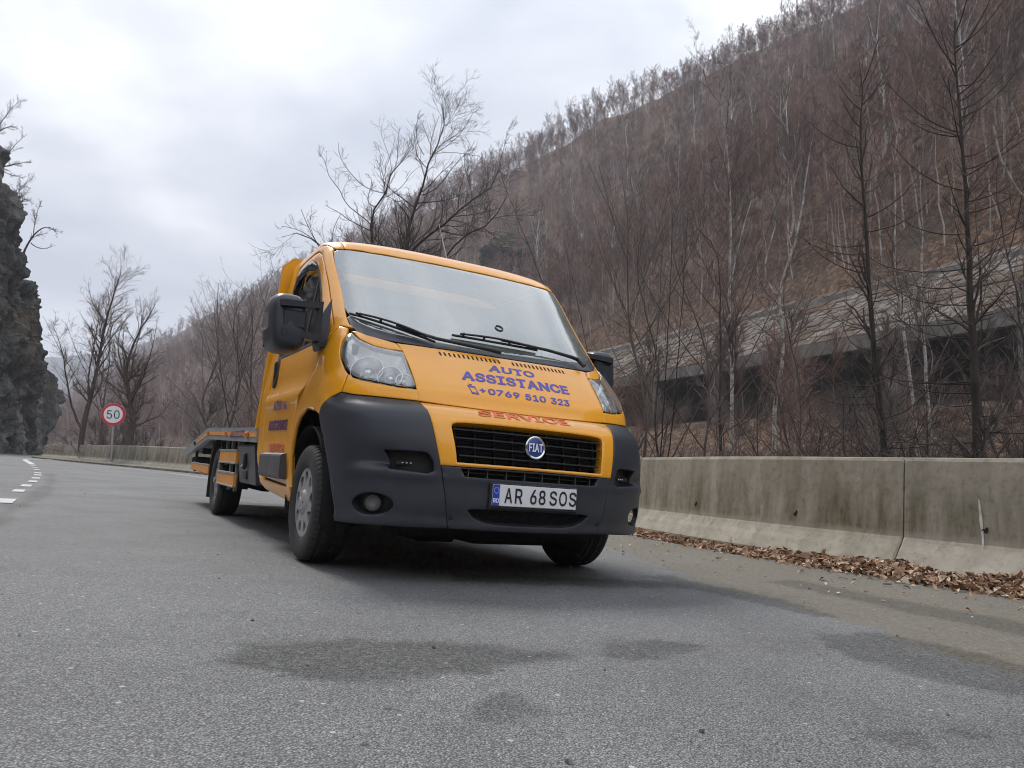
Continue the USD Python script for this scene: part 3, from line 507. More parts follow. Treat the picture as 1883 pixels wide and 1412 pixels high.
obj('leaf_mould', grid_mesh(Xb, Yb, Zb + fbm2(Xb, Yb, 0.12, 83) * 0.02), M['humus'], smooth=True, kind='stuff', cat='leaves', label='dark rotting leaf mould under the drift by the near barrier')
# loose stones and crumbs on the road
M['stone'] = usdkit.material(stage, '/World/Looks/loose_stone', {'gi': ('attribute', {'attribute': 'rnd'}), 'r': ('rgb_ramp', {'ramp': [(0.0, (0.08, 0.08, 0.08)), (0.55, (0.19, 0.185, 0.175)), (0.85, (0.30, 0.29, 0.27)), (1.0, (0.55, 0.54, 0.52))]}), 'p': ('principled_bsdf', {'roughness': 0.8})}, [('gi.fac', 'r.fac'), ('r.color', 'p.base_color')], surface='p.BSDF')
ico = trimesh.creation.icosphere(1, 1.0); n = 1500
rr = rng.uniform(1.5, 12, n); aa = rng.uniform(-0.75, 0.75, n); X, Y = rr * np.sin(aa), rr * np.cos(aa); bdx, _ = bar_dist(X, Y)
dsd = side_of(X, Y, DIRT); ok = (bdx < -0.2) & ((dsd > 0) | (rng.random(n) < 0.16)); X, Y = X[ok], Y[ok]; n = len(X)
sz = rng.lognormal(math.log(0.0030), 0.5, n); V = ico.vertices[None] * rng.uniform(0.6, 1.2, (n, 1, 3)) * sz[:, None, None] + rng.normal(0, 1, (n, len(ico.vertices), 3)) * sz[:, None, None] * 0.12
V += np.c_[X, Y, ground_z(X, Y) + sz * 0.4][:, None, :]
gvp = obj('gravel', trimesh.Trimesh(V.reshape(-1, 3), (ico.faces[None] + (np.arange(n) * len(ico.vertices))[:, None, None]).reshape(-1, 3), process=False), M['stone'], kind='stuff', cat='gravel', label='loose gravel and crumbs scattered on the asphalt edge')

per_vertex(gvp, 'rnd', np.repeat(rng.random(n), len(ico.vertices)))
# ------------------------------------------------------------------ speed sign behind the far barrier
sx, sy = -17.35, 34.0
def text_flat(txt, h, w=None, bold=False, depth=0.002):
    m = meshkit.text_mesh(txt, h, depth, bold); b = m.bounds
    m.apply_translation([-(b[0, 0] + b[1, 0]) / 2, -(b[0, 1] + b[1, 1]) / 2, 0])
    if w: m.apply_scale([w / (b[1, 0] - b[0, 0]), h / (b[1, 1] - b[0, 1]), 1])
    return m
def vertical(m, toward=0.0):
    """stand a mesh lying in xy up so that it faces -y."""
    m = m.copy(); v = m.vertices.copy(); m.vertices = np.c_[v[:, 0], -v[:, 2], v[:, 1]]; return m
sg_t = thing('speed_limit_sign', 'round red-rimmed 50 speed limit sign on a grey post behind the far barrier', 'road sign', (sx, sy, 0.3), rotz=math.radians(20))
zc = 2.24
obj('post', tube([(0.0, 0.05, -1.2), (0.0, 0.05, zc + 0.3)], 0.045, 10), M['galv'], sg_t, smooth=30)
def disc(r, y0, y1, x=0, z=0, n=48): return trimesh.Trimesh(*(lambda m: (m.vertices, m.faces))(revolve_y([(0, y0), (r - 0.004, y0), (r, y0 + 0.004), (r, y1), (0, y1)], n).apply_translation([x, 0, z])), process=False)
obj('sign_back', disc(0.485, -0.012, 0.004, 0, zc), M['galv'], sg_t, smooth=30)
obj('red_rim', disc(0.475, -0.018, -0.010, 0, zc), M['sign_red'], sg_t, smooth=30)
obj('white_face', disc(0.375, -0.024, -0.014, 0, zc), M['sign_white'], sg_t, smooth=30)
d50 = vertical(text_flat('50', 0.37, 0.50, depth=0.004)); d50.apply_translation([0, -0.026, zc]); obj('digits', d50, M['letter'], sg_t)

# ------------------------------------------------------------------ gallery on the opposite bank
M['gconc'] = noise_ramp_mat('gallery_concrete', [(0.3, (0.10, 0.095, 0.085)), (0.55, (0.19, 0.182, 0.168)), (0.75, (0.30, 0.29, 0.27))], 0.9, rough=0.9, stretch=(1, 1, 0.3))
M['groof'] = noise_ramp_mat('gallery_roof_stone', [(0.3, (0.085, 0.070, 0.060)), (0.5, (0.145, 0.124, 0.108)), (0.7, (0.24, 0.21, 0.19))], 0.9, rough=0.9, bump=0.05, bscale=2.5, stops2=[(0.4, (0.10, 0.06, 0.038)), (0.6, (0.06, 0.045, 0.03))], scale2=3.0, mixramp=(0.45, 0.62), mscale=0.22)
gt = thing('rockfall_gallery', 'long concrete gallery with pillars and a sloping stone roof across the river', 'gallery')
E2 = np.array([-0.41, 0.91]); M2 = np.array([0.91, 0.41])
def gp(t, n): q = E2 * t + M2 * n; return q
def gbox(t0, t1, n0, n1, z0, z1):
    V = []
    for t in (t0, t1):
        for n_ in (n0, n1):
            for z in (z0, z1): q = gp(t, n_); V.append((q[0], q[1], z))
    return hull(V)
T0, T1 = -14.0, 86.0; ZB = 7.45
bt = np.linspace(T0, T1, 13)
for a, b in zip(bt[:-1], bt[1:]): obj('edge_beam', gbox(a, b - 0.03, 39.7, 40.5, ZB, ZB + 0.85), M['gconc'], gt)
pl = [25.0 - 8.2 * k for k in range(-7, 5)]
for t in pl:
    if T0 < t < T1: obj('pillar', gbox(t - 0.5, t + 0.5, 39.85, 40.75, 1.8, ZB - 0.01), M['gconc'], gt)
obj('back_wall', gbox(T0, T1, 48.6, 49.0, 2.0, 13.6), M['gconc'], gt)
obj('floor_slab', gbox(T0, T1, 38.2, 48.6, 2.6, 3.55), M['gconc'], gt)
def roofslab():
    V = []
    for t in (T0, T1):
        for n_, z in ((40.45, ZB + 0.75), (40.45, ZB + 1.05), (50.6, 14.3), (50.6, 13.6)): q = gp(t, n_); V.append((q[0], q[1], z))
    return hull(V)
obj('roof_slab', roofslab(), M['gconc'], gt)
g_t, g_n = np.meshgrid(np.arange(T0, T1, 1.15), np.linspace(40.7, 50.4, 10), indexing='ij'); g_t = g_t + (np.arange(10) % 2)[None] * 0.55
cnt = g_t.size; ct = (g_t + rng.uniform(-.1, .1, g_t.shape)).ravel(); cn = (g_n + rng.uniform(-.08, .08, g_n.shape)).ravel(); cz = ZB + 1.05 + (cn - 40.45) * (14.3 - ZB - 1.05) / 10.15
bx = trimesh.creation.box((1, 1, 1)); hx = rng.uniform(0.85, 1.08, cnt); hy = rng.uniform(0.82, 0.98, cnt); hz = rng.uniform(0.12, 0.3, cnt)
V = bx.vertices[None] * np.stack([hx, hy, hz], 1)[:, None, :]; V = V * (1 + rng.normal(0, .05, V.shape)); sl = (14.3 - ZB - 1.05) / 10.15
tt = ct[:, None] + V[..., 0]; nn = cn[:, None] + V[..., 1]
V3 = np.stack([E2[0] * tt + M2[0] * nn, E2[1] * tt + M2[1] * nn, cz[:, None] + V[..., 1] * sl + V[..., 2]], -1)
obj('roof_stones', trimesh.Trimesh(V3.reshape(-1, 3), (bx.faces[None] + (np.arange(cnt) * 8)[:, None, None]).reshape(-1, 3), process=False), M['groof'], gt, kind='stuff')

# ------------------------------------------------------------------ cliff on the left, outcrop on the slope
def cliff():
    pc = CubicSpline(np.arange(7), np.array([(-48, 44), (-45, 54), (-43.6, 61), (-43.4, 67), (-44.6, 73.5), (-46.6, 77.5), (-52, 84)]))
    u = np.linspace(0, 6, 420); w = np.linspace(0, 1.35, 230); U, Wv = np.meshgrid(u, w, indexing='ij')
    P = pc(u); T = pc(u, 1); T /= np.linalg.norm(T, axis=1, keepdims=True); N = np.c_[T[:, 1], -T[:, 0]]
    top = np.interp(u, [0, 1.5, 2.4, 2.8, 3.1, 3.35, 3.6, 4.2, 5, 6], [35, 31, 27.0, 24.2, 22.2, 18.8, 17.5, 16.4, 15.2, 12])
    top = top + (fbm2(u * 3, u * 0, 0.7, 91, 4)) * 2
    base = 1.0
    zz = np.where(Wv <= 1, Wv, 1 + (Wv - 1) * 0.7)
    Z = base - 2 + (top[:, None] - base + 2) * zz
    inset = 0.9 * sstep(Wv, 0.55, 1.0) * 1.0 + np.clip(Wv - 1, 0, 1) * 26 + 0.6 * (1 - sstep(Wv, 0, 0.15)) * -1
    X = P[:, None, 0] - N[:, None, 0] * inset; Y = P[:, None, 1] - N[:, None, 1] * inset
    p3 = np.stack([X / 3.2, Y / 3.2, Z / 5.5], -1); d = (meshkit.fbm(p3, 5, 95) - 0.5)
    p4 = np.stack([X / 1.1, Y / 1.1, Z / 2.2], -1); r = np.abs(meshkit.fbm(p4, 4, 97) - 0.5)
    blocky = np.round(meshkit.noise(p3 * 1.6, 99) * 4) / 4 - 0.5
    st_ = (meshkit.fbm(np.stack([X / 1.6, Y / 1.6, Z / 9.0], -1), 4, 103) - 0.5); D = np.round(d * 9) / 9 * 1.6 + d * 2.6 + r * 2.4 + blocky * 0.7 + np.round(st_ * 7) / 7 * 3.0 - 1.6 * np.exp(-((st_ - 0.06) / 0.025) ** 2)
    X = X + N[:, None, 0] * D; Y = Y + N[:, None, 1] * D; Z = Z + (meshkit.fbm(p4, 3, 101) - 0.5) * 0.8
    return grid_mesh(X, Y, Z)
cm = cliff()
ct_ = thing('rock_cliff', 'tall dark wet rock cliff at the left picture edge beside the bend', 'cliff')
obj('rock_face', cm, M['rock'], ct_, smooth=False)
# ------------------------------------------------------------------ bare winter trees
def sprout(rng, P, R, per, t0, ang, ratio, k, up, wander, rmin, lmin=0.0, lmax=99, rr=0.62, angs=0.15, tpow=1.0, taper=0.35, lfall=0.55):
    """child branches of the branches P (N,kp,3), R (N,kp): per = number per parent."""
    N, kp, _ = P.shape
    L = np.linalg.norm(np.diff(P, axis=1), axis=2).sum(1)
    cnt = rng.poisson(np.broadcast_to(per, N) * np.ones(N)); pid = np.repeat(np.arange(N), cnt); n = len(pid)
    if n == 0: return np.zeros((0, k, 3)), np.zeros((0, k))
    t = t0 + (0.99 - t0) * rng.random(n) ** tpow
    x = t * (kp - 1); i = np.minimum(x.astype(int), kp - 2); f = (x - i)[:, None]
    base = P[pid, i] * (1 - f) + P[pid, i + 1] * f; tan = P[pid, i + 1] - P[pid, i]; tan /= np.maximum(np.linalg.norm(tan, axis=1, keepdims=True), 1e-9)
    r0 = (R[pid, i] * (1 - f[:, 0]) + R[pid, i + 1] * f[:, 0]) * rr
    q = rng.normal(size=(n, 3)); q -= (q * tan).sum(1, keepdims=True) * tan; q /= np.linalg.norm(q, axis=1, keepdims=True)
    a = rng.normal(ang, angs, n)[:, None]; d = tan * np.cos(a) + q * np.sin(a)
    ln = np.clip(L[pid] * ratio * (1 - lfall * t) * rng.uniform(0.6, 1.35, n), lmin, lmax)
    out = np.zeros((n, k, 3)); out[:, 0] = base; st = (ln / (k - 1))[:, None]
    for j in range(1, k):
        d = d + rng.normal(0, wander, (n, 3)) + np.array([0, 0, up]); d /= np.linalg.norm(d, axis=1, keepdims=True)
        out[:, j] = out[:, j - 1] + d * st
    return out, np.maximum(r0[:, None] * np.linspace(1, taper, k)[None], rmin)
def resample(pts, k, rng=None, wob=0.0):
    P = np.array(pts, float); s = np.r_[0, np.cumsum(np.linalg.norm(np.diff(P, axis=0), axis=1))]
    Q = (CubicSpline(s, P) if len(P) > 2 else (lambda x: np.array([np.interp(x, s, P[:, c]) for c in range(3)]).T))(np.linspace(0, s[-1], k))
    if rng is not None and wob: Q[1:-1] += rng.normal(0, wob, (k - 2, 3))
    return Q
def pack(groups, sides):
    V, F, o = [], [], 0
    for (P, R), s in zip(groups, sides):
        if len(P) == 0: continue
        v, f = tubes(P, R, s); V.append(v); F.append(f + o); o += len(v)
    return trimesh.Trimesh(np.vstack(V), np.vstack(F), process=False)
def bark(name, c1, c2, spots=None, scale=6.0, stretch=(1, 1, 0.3)): return noise_ramp_mat(name, [(0.35, c2), (0.65, c1)], scale, rough=0.9, stretch=stretch)
M['bark_dark'] = bark('dark_bark', (0.060, 0.050, 0.043), (0.025, 0.021, 0.019))
M['bark_brown'] = bark('brown_bark', (0.11, 0.090, 0.078), (0.05, 0.041, 0.036))
M['bark_grey'] = bark('grey_bark', (0.13, 0.12, 0.11), (0.055, 0.05, 0.045))
M['birch_bark'] = noise_ramp_mat('birch_bark', [(0.30, (0.09, 0.085, 0.08)), (0.42, (0.40, 0.39, 0.37)), (0.6, (0.62, 0.61, 0.58))], 3.0, rough=0.8, stretch=(0.6, 0.6, 2.0))
M['twig_brown'] = mat('reddish_twigs', (0.125, 0.092, 0.078), 0.9)
M['twig_purple'] = mat('purple_grey_twigs', (0.105, 0.075, 0.072), 0.9)
M['twig_dark'] = mat('dark_twigs', (0.065, 0.053, 0.046), 0.9)
M['twig_grey'] = mat('grey_twigs', (0.12, 0.105, 0.095), 0.9)

def guided(name, label, limbs, r0, seed, mats, cat='tree', group=None, depth=1.0, dens=1.0, tw=0.006, up=0.06, gen=3, ground=True, twist=1.0, rtop=0.02, ang=0.75, limb=0.6, lr=None, gl=0.30, gm=2.6):
    """a tree grown along given main limbs (first = trunk); fine growth is procedural."""
    rng = np.random.default_rng(seed); L0 = [np.array(l, float) for l in limbs]
    base = L0[0][0].copy()
    if ground:
        z = float(terrain_z(np.array([base[0]]), np.array([base[1]]))[0]) - 0.15
        if z < base[2] - 0.2: L0[0] = np.vstack([[base[0] + 0.02 * (base[2] - z), base[1], z], L0[0]])
    z0 = L0[0][0, 2]; zt = max(l[:, 2].max() for l in L0)
    for j, l in enumerate(L0):
        if j:                              # limbs leave the plane, each to its own side
            s = np.r_[0, np.cumsum(np.linalg.norm(np.diff(l, axis=0), axis=1))]; l[:, 1] += depth * (0.45 if j % 2 else -0.45) * s * rng.uniform(0.5, 1.3)
            i = np.argmin(np.linalg.norm(L0[0] - l[0], axis=1))
    root = np.array([L0[0][0, 0], L0[0][0, 1], z0]); loc = root
    trunks, kk = [], 22
    P = np.stack([resample(l, kk, rng, min(0.012, 0.0016 * np.linalg.norm(l[-1] - l[0]))) for l in L0]) - root
    R = np.zeros((len(L0), kk)); R[0] = r0 * np.interp(np.linspace(0, 1, kk), [0, 0.04, 1], [1.25, 1.0, rtop / r0]) if True else 0
    for j in range(1, len(L0)):
        d = np.linalg.norm(P[:j].reshape(-1, 3) - P[j, 0], axis=1); rj = max(R[:j].reshape(-1)[np.argmin(d)] * limb, rtop) if lr is None else lr; R[j] = np.linspace(rj, rtop * 0.7, kk)
    Ls = np.linalg.norm(np.diff(P, axis=1), axis=2).sum(1)
    g1 = sprout(rng, P, R, Ls * 1.9 * dens, 0.30, ang, gl, 9, up, 0.14, tw * 1.3, 0.3, gm, rr=0.5)
    l1 = np.linalg.norm(np.diff(g1[0], axis=1), axis=2).sum(1)
    g2 = sprout(rng, g1[0], g1[1], np.clip(l1 * 4.2 * dens, 1.5, 9), 0.15, 0.7, 0.5, 7, up, 0.16, tw, 0.15, 1.2)
    l2 = np.linalg.norm(np.diff(g2[0], axis=1), axis=2).sum(1)
    g3 = sprout(rng, g2[0], g2[1], np.clip(l2 * 4.5 * dens, 0.5, 4), 0.15, 0.65, 0.55, 5, up, 0.16, tw * 0.8, 0.08, 0.7) if gen >= 3 else (np.zeros((0, 5, 3)), np.zeros((0, 5)))
    t = thing(name, label, cat, loc, group=group)
    obj('trunk', pack([(P[:1], R[:1])], [9]), mats[0], t, smooth=True)
    if len(P) > 1:
        for j in range(1, len(P)): obj('limb', pack([(P[j:j + 1], R[j:j + 1])], [7]), mats[0], t, smooth=True)
    obj('crown', pack([g1, g2, g3], [4, 3, 3]), mats[1], t)
    return t
def auto_limbs(rng, x, y, h, lean=(0, 0), n=5, spread=0.45, z=None, fork=None, start=0.35):
    z0 = float(terrain_z(np.array([x]), np.array([y]))[0]) - 0.1 if z is None else z
    u = np.linspace(0, 1, 7); tr = np.c_[x + lean[0] * h * u + np.r_[0, rng.normal(0, 0.015 * h, 6)], y + lean[1] * h * u + np.r_[0, rng.normal(0, 0.015 * h, 6)], z0 + h * u]; L = [tr]
    for k in range(n):
        t = start + (0.92 - start) * (k + rng.random()) / n; b = np.array([np.interp(t, u, tr[:, c]) for c in range(3)]); a = rng.uniform(0, 2 * np.pi); l = h * (1 - t) * rng.uniform(0.55, 0.95) + 0.06 * h
        d = np.array([math.cos(a) * spread * 1.5, math.sin(a) * spread * 1.5, 1.0]); d /= np.linalg.norm(d)
        L.append(np.array([b, b + d * l * 0.35 + [0, 0, -0.02 * l], b + d * l * 0.7 + [0, 0, 0.06 * l], b + d * l + [0, 0, 0.18 * l]]))
    return L
DT = (M['bark_dark'], M['twig_dark']); BT_ = (M['bark_brown'], M['twig_brown']); GT = (M['bark_grey'], M['twig_grey']); M['birch_near'] = noise_ramp_mat('grey_birch_bark', [(0.30, (0.06, 0.055, 0.05)), (0.45, (0.24, 0.23, 0.21)), (0.6, (0.40, 0.39, 0.365))], 3.0, rough=0.8, stretch=(0.6, 0.6, 2.0)); WT = (M['birch_near'], M['twig_purple'])
A_ = [[(-4.38, 24.0, 6.65), (-4.39, 24.0, 7.32), (-4.45, 24.0, 8.05), (-4.31, 24.0, 8.52), (-3.93, 24.0, 9.1), (-3.79, 24.0, 9.73), (-3.36, 24.0, 10.1), (-3.16, 24.0, 10.53)], [(-4.45, 24.0, 7.95), (-4.92, 24.0, 8.36), (-5.33, 24.0, 8.78), (-5.55, 24.0, 9.21), (-5.92, 24.0, 9.73), (-6.03, 24.0, 10.05), (-6.35, 24.0, 10.53)], [(-3.93, 24.0, 8.99), (-4.52, 24.0, 9.05), (-5.04, 24.0, 9.47), (-5.3, 24.0, 9.89), (-5.36, 24.0, 10.32)], [(-4.31, 24.0, 8.52), (-4.56, 24.0, 8.73), (-4.52, 24.0, 9.26), (-4.74, 24.0, 9.79)]]
guided('bare_tree', 'dark bare tree forking above the left end of the truck cab roof', A_, 0.115, 11, DT, depth=0.8, dens=2.2, gl=0.24, gm=1.6, limb=0.5, group='bare trees on the river bank', rtop=0.008, tw=0.0027)
B_ = [[(-3.5, 25.0, 6.9), (-3.46, 25.0, 7.44), (-3.36, 25.0, 8.25), (-3.11, 25.0, 9.07), (-2.85, 25.0, 9.95), (-2.75, 25.0, 10.39), (-2.38, 25.0, 11.11), (-2.23, 25.0, 11.89), (-2.34, 25.0, 12.4)], [(-3.0, 25.0, 9.24), (-2.31, 25.0, 9.79), (-2.05, 25.0, 10.23), (-1.68, 25.0, 10.72), (-1.26, 25.0, 11.39)], [(-2.54, 25.0, 10.67), (-1.79, 25.0, 11.06), (-1.26, 25.0, 11.72)], [(-2.91, 25.0, 10.61), (-3.13, 25.0, 11.06), (-3.19, 25.0, 11.84), (-3.12, 25.0, 12.2)], [(-3.21, 25.0, 8.8), (-3.64, 25.0, 9.13), (-4.07, 25.0, 9.46), (-4.29, 25.0, 10.17)], [(-3.1, 25.0, 8.96), (-2.31, 25.0, 9.13), (-1.78, 25.0, 9.35), (-1.35, 25.0, 9.84)], [(-3.31, 25.0, 8.31), (-3.8, 25.0, 8.96), (-4.17, 25.0, 9.18)]]
guided('bare_tree', 'tallest dark bare tree, standing behind the middle of the truck cab roof', B_, 0.135, 12, DT, depth=0.8, dens=2.2, gl=0.24, gm=1.6, limb=0.5, group='bare trees on the river bank', rtop=0.008, tw=0.0027)
C_ = [[(-3.08, 22.0, 6.24), (-2.86, 22.0, 6.57), (-2.26, 22.0, 7.09), (-1.7, 22.0, 7.57), (-1.19, 22.0, 8.05), (-0.77, 22.0, 8.29), (-0.39, 22.0, 8.92)], [(-1.7, 22.0, 7.57), (-1.09, 22.0, 7.71), (-0.49, 22.0, 7.91)], [(-2.26, 22.0, 7.09), (-1.98, 22.0, 7.67), (-2.03, 22.0, 8.05)]]
C_[0] = [(-4.3, 22.0, 3.0), (-3.8, 22.0, 5.0)] + C_[0]
guided('bare_tree', 'dark leaning bare tree spreading to the right over the cab roof', C_, 0.10, 13, DT, depth=0.7, dens=2.6, gl=0.27, gm=1.4, limb=0.5, group='bare trees on the river bank', rtop=0.011, tw=0.003)
C2 = [[(-2.5, 21.0, 3.0), (-2.2, 21.0, 5.2), (-1.97, 21.0, 5.89), (-1.75, 21.0, 6.2), (-1.26, 21.0, 6.75), (-0.69, 21.0, 7.02), (-0.37, 21.0, 7.39), (-0.15, 21.0, 7.8)], [(-1.26, 21.0, 6.75), (-1.09, 21.0, 7.21), (-1.13, 21.0, 7.71)]]
guided('bare_tree', 'low thin bare tree just behind the aerial on the cab roof', C2, 0.07, 14, DT, depth=0.7, dens=2.6, gl=0.27, gm=1.4, limb=0.5, group='bare trees on the river bank', rtop=0.010, tw=0.003)
Lo = [[(-4.2, 20.0, 3.5), (-4.49, 20.0, 5.4), (-5.14, 20.0, 6.26), (-5.52, 20.0, 6.46), (-6.03, 20.0, 6.37)], [(-5.14, 20.0, 6.26), (-5.61, 20.0, 6.59), (-6.13, 20.0, 6.76)], [(-5.01, 20.0, 6.05), (-5.32, 20.0, 6.67), (-5.45, 20.0, 7.02)], [(-4.6, 20.0, 5.6), (-4.72, 20.0, 6.67), (-4.56, 20.0, 7.11)]]
guided('bare_tree', 'small thin bare tree whose top shows left of the cab roof', Lo, 0.07, 15, GT, depth=0.6, dens=1.2, group='bare trees on the river bank', rtop=0.009, tw=0.0032)
D_ = [[(-21.98, 40.0, 0.99), (-21.92, 40.0, 2.24), (-21.67, 40.0, 3.51), (-21.31, 40.0, 5.74), (-21.02, 40.0, 7.83), (-20.57, 40.0, 9.6), (-20.38, 40.0, 10.7)], [(-21.67, 40.0, 3.51), (-22.01, 40.0, 5.42), (-22.03, 40.0, 7.34), (-22.29, 40.0, 9.13)], [(-21.95, 40.0, 2.09), (-22.48, 40.0, 3.82), (-22.66, 40.0, 5.74), (-23.07, 40.0, 7.34)], [(-21.31, 40.0, 5.74), (-20.74, 40.0, 7.02), (-19.85, 40.0, 8.31)]]
guided('bare_tree', 'tall many-stemmed bare tree behind the far barrier, left of the speed sign', D_, 0.15, 16, BT_, depth=0.6, dens=2.2, gl=0.26, gm=2.2, limb=0.5, group='bare trees behind the far barrier', rtop=0.011, tw=0.0042)
E_ = [[(-18.56, 38.0, 0.97), (-18.46, 38.0, 2.76), (-18.81, 38.0, 4.42), (-18.62, 38.0, 6.09), (-18.07, 38.0, 7.31), (-17.58, 38.0, 8.23)], [(-18.81, 38.0, 4.42), (-19.51, 38.0, 5.78), (-19.72, 38.0, 7.0), (-19.39, 38.0, 7.93)], [(-18.56, 38.0, 3.36), (-17.81, 38.0, 4.87), (-17.15, 38.0, 7.16)]]
guided('bare_tree', 'dark bare tree behind the far barrier, just right of the speed sign', E_, 0.17, 17, BT_, depth=0.6, dens=2.2, gl=0.26, gm=2.2, limb=0.5, group='bare trees behind the far barrier', rtop=0.011, tw=0.0042)
r_ = np.random.default_rng(77)
for j, (x, y, h, lab, mt) in enumerate([(-15.2, 38.5, 8.5, 'slender grey bare tree behind the barrier, between the dark tree and the truck ramp', GT), (-13.3, 36.5, 7.5, 'thin brown bare tree behind the barrier, left of the truck ramp', BT_), (-11.9, 40.0, 9.0, 'bare brown tree rising right above the truck ramp', BT_), (-9.9, 36.0, 7.5, 'bare tree directly left of the yellow headboard of the truck', BT_), (-25.0, 47.0, 8.5, 'bare tree between the cliff and the many-stemmed tree', GT), (-13.8, 44.0, 9.5, 'taller bare tree further back above the truck ramp', BT_)]):
    guided('bare_tree', lab, auto_limbs(r_, x, y, h - float(terrain_z(np.array([x]), np.array([y]))[0]) + 1.0, lean=(r_.uniform(-.08, .08), 0), n=7, start=0.25), 0.085, 100 + j, mt, depth=0.3, dens=0.75, group='bare trees behind the far barrier', rtop=0.010, tw=0.0045)
def spiky(trunk, rng, n, z0, zt, lmax, droop):
    """trunk with long nearly level side branches."""
    T = np.array(trunk); L = [T]
    for k in range(n):
        f = (k + rng.random()) / n; z = z0 + (zt - z0) * f; b = np.array([np.interp(z, T[:, 2], T[:, c]) for c in range(3)]); a = rng.uniform(0, 2 * np.pi)
        l = lmax * (1 - 0.62 * f) * rng.uniform(0.5, 1.1); d = np.array([math.cos(a), math.sin(a), 0.0])
        dr = droop + 0.55 * f * f + rng.normal(0, 0.05); L.append(np.array([b, b + d * l * 0.35 + [0, 0, dr * l * 0.4 - 0.03 * l], b + d * l * 0.7 + [0, 0, dr * l], b + d * l + [0, 0, (dr * 1.3 + 0.22) * l]]))
    return L
F_ = spiky([(7.4, 15.5, -4.4), (7.38, 15.5, 0.16), (7.33, 15.5, 1.14), (7.26, 15.5, 2.46), (7.21, 15.5, 3.47), (7.18, 15.5, 5.17), (7.15, 15.5, 6.7), (7.22, 15.5, 7.97), (7.2, 15.5, 8.83)], np.random.default_rng(3), 46, -1.0, 8.6, 2.3, 0.04)
guided('bare_tree', 'dark spiky bare tree on the bank, left of the biggest one on the right', F_, 0.115, 21, DT, depth=0.0, dens=1.3, gl=0.40, gm=0.9, group='dark spiky trees on the right bank', rtop=0.006, tw=0.0023, ang=0.6, up=0.03, lr=0.012)
G_ = spiky([(8.25, 14.0, -4.4), (8.29, 14.0, 0.2), (8.32, 14.0, 1.68), (8.33, 14.0, 3.49), (8.36, 14.0, 5.04), (8.34, 14.0, 6.3), (8.31, 14.0, 7.58), (8.34, 14.0, 8.8)], np.random.default_rng(4), 52, -1.0, 8.6, 2.6, 0.02)
guided('bare_tree', 'biggest dark spiky bare tree near the right picture edge', G_, 0.13, 22, DT, depth=0.0, dens=1.3, gl=0.40, gm=0.9, group='dark spiky trees on the right bank', rtop=0.006, tw=0.0023, ang=0.6, up=0.03, lr=0.013)
H_ = [[(8.4, 30.0, 0.41), (8.48, 30.0, 4.24), (8.5, 30.0, 7.49), (8.61, 30.0, 10.28), (8.53, 30.0, 13.12), (8.31, 30.0, 14.91)], [(8.57, 30.0, 7.49), (8.93, 30.0, 8.82), (9.36, 30.0, 10.15), (9.79, 30.0, 11.36)], [(8.61, 30.0, 10.28), (7.95, 30.0, 11.36), (7.61, 30.0, 13.26)]]
guided('birch_tree', 'white birch with a forked straight trunk in front of the gallery', H_, 0.10, 23, WT, depth=0.4, dens=0.9, group='birches by the gallery', rtop=0.018, tw=0.0045)
I_ = [[(10.7, 32.0, 0.67), (10.85, 32.0, 3.11), (11.22, 32.0, 5.31), (11.12, 32.0, 7.26), (11.59, 32.0, 8.94), (12.06, 32.0, 10.36), (12.41, 32.0, 12.37), (12.91, 32.0, 14.69)], [(11.12, 32.0, 7.26), (10.69, 32.0, 8.94), (11.07, 32.0, 10.08), (11.0, 32.0, 12.08)], [(11.59, 32.0, 8.94), (11.51, 32.0, 10.79), (12.01, 32.0, 12.95)]]
guided('birch_tree', 'pale birch with a crooked trunk in front of the gallery roof', I_, 0.105, 24, WT, depth=0.4, dens=0.9, group='birches by the gallery', rtop=0.018, tw=0.0045)
guided('birch_tree', 'thin leaning pale birch to the right of the dark spiky tree', [[(13.46, 26.0, 0.65), (13.38, 26.0, 2.3), (13.18, 26.0, 4.87), (12.99, 26.0, 6.91), (13.09, 26.0, 8.99), (13.08, 26.0, 11.21)]], 0.075, 25, WT, dens=1.0, group='birches by the gallery', rtop=0.015, tw=0.006)
guided('birch_tree', 'thin straight pale birch between the two dark spiky trees', [[(16.0, 30.0, 2.31), (15.98, 30.0, 4.37), (15.98, 30.0, 6.84), (16.11, 30.0, 9.48), (16.12, 30.0, 12.17)]], 0.08, 26, WT, dens=1.0, group='birches by the gallery', rtop=0.015, tw=0.006)
guided('birch_tree', 'white birch stem leaning in from the right picture edge', [[(9.1, 12.0, -2.0), (8.95, 12.0, 2.0), (8.54, 12.0, 3.6), (8.38, 12.0, 4.24), (8.09, 12.0, 4.67), (7.81, 12.0, 5.1), (7.72, 12.0, 5.4), (7.67, 12.0, 5.86)]], 0.05, 27, WT, dens=0.9, group='birches by the gallery', rtop=0.012, tw=0.004)
guided('bare_tree', 'slim dark bare tree standing against the white forked birch', [[(6.88, 26.0, 0.43), (7.01, 26.0, 4.87), (7.03, 26.0, 6.57), (6.84, 26.0, 7.83), (6.29, 26.0, 8.41)], [(7.03, 26.0, 5.43), (6.36, 26.0, 6.34), (5.93, 26.0, 7.26)]], 0.09, 28, DT, depth=0.4, dens=0.8, group='slim trees behind the near barrier', rtop=0.010, tw=0.0036)
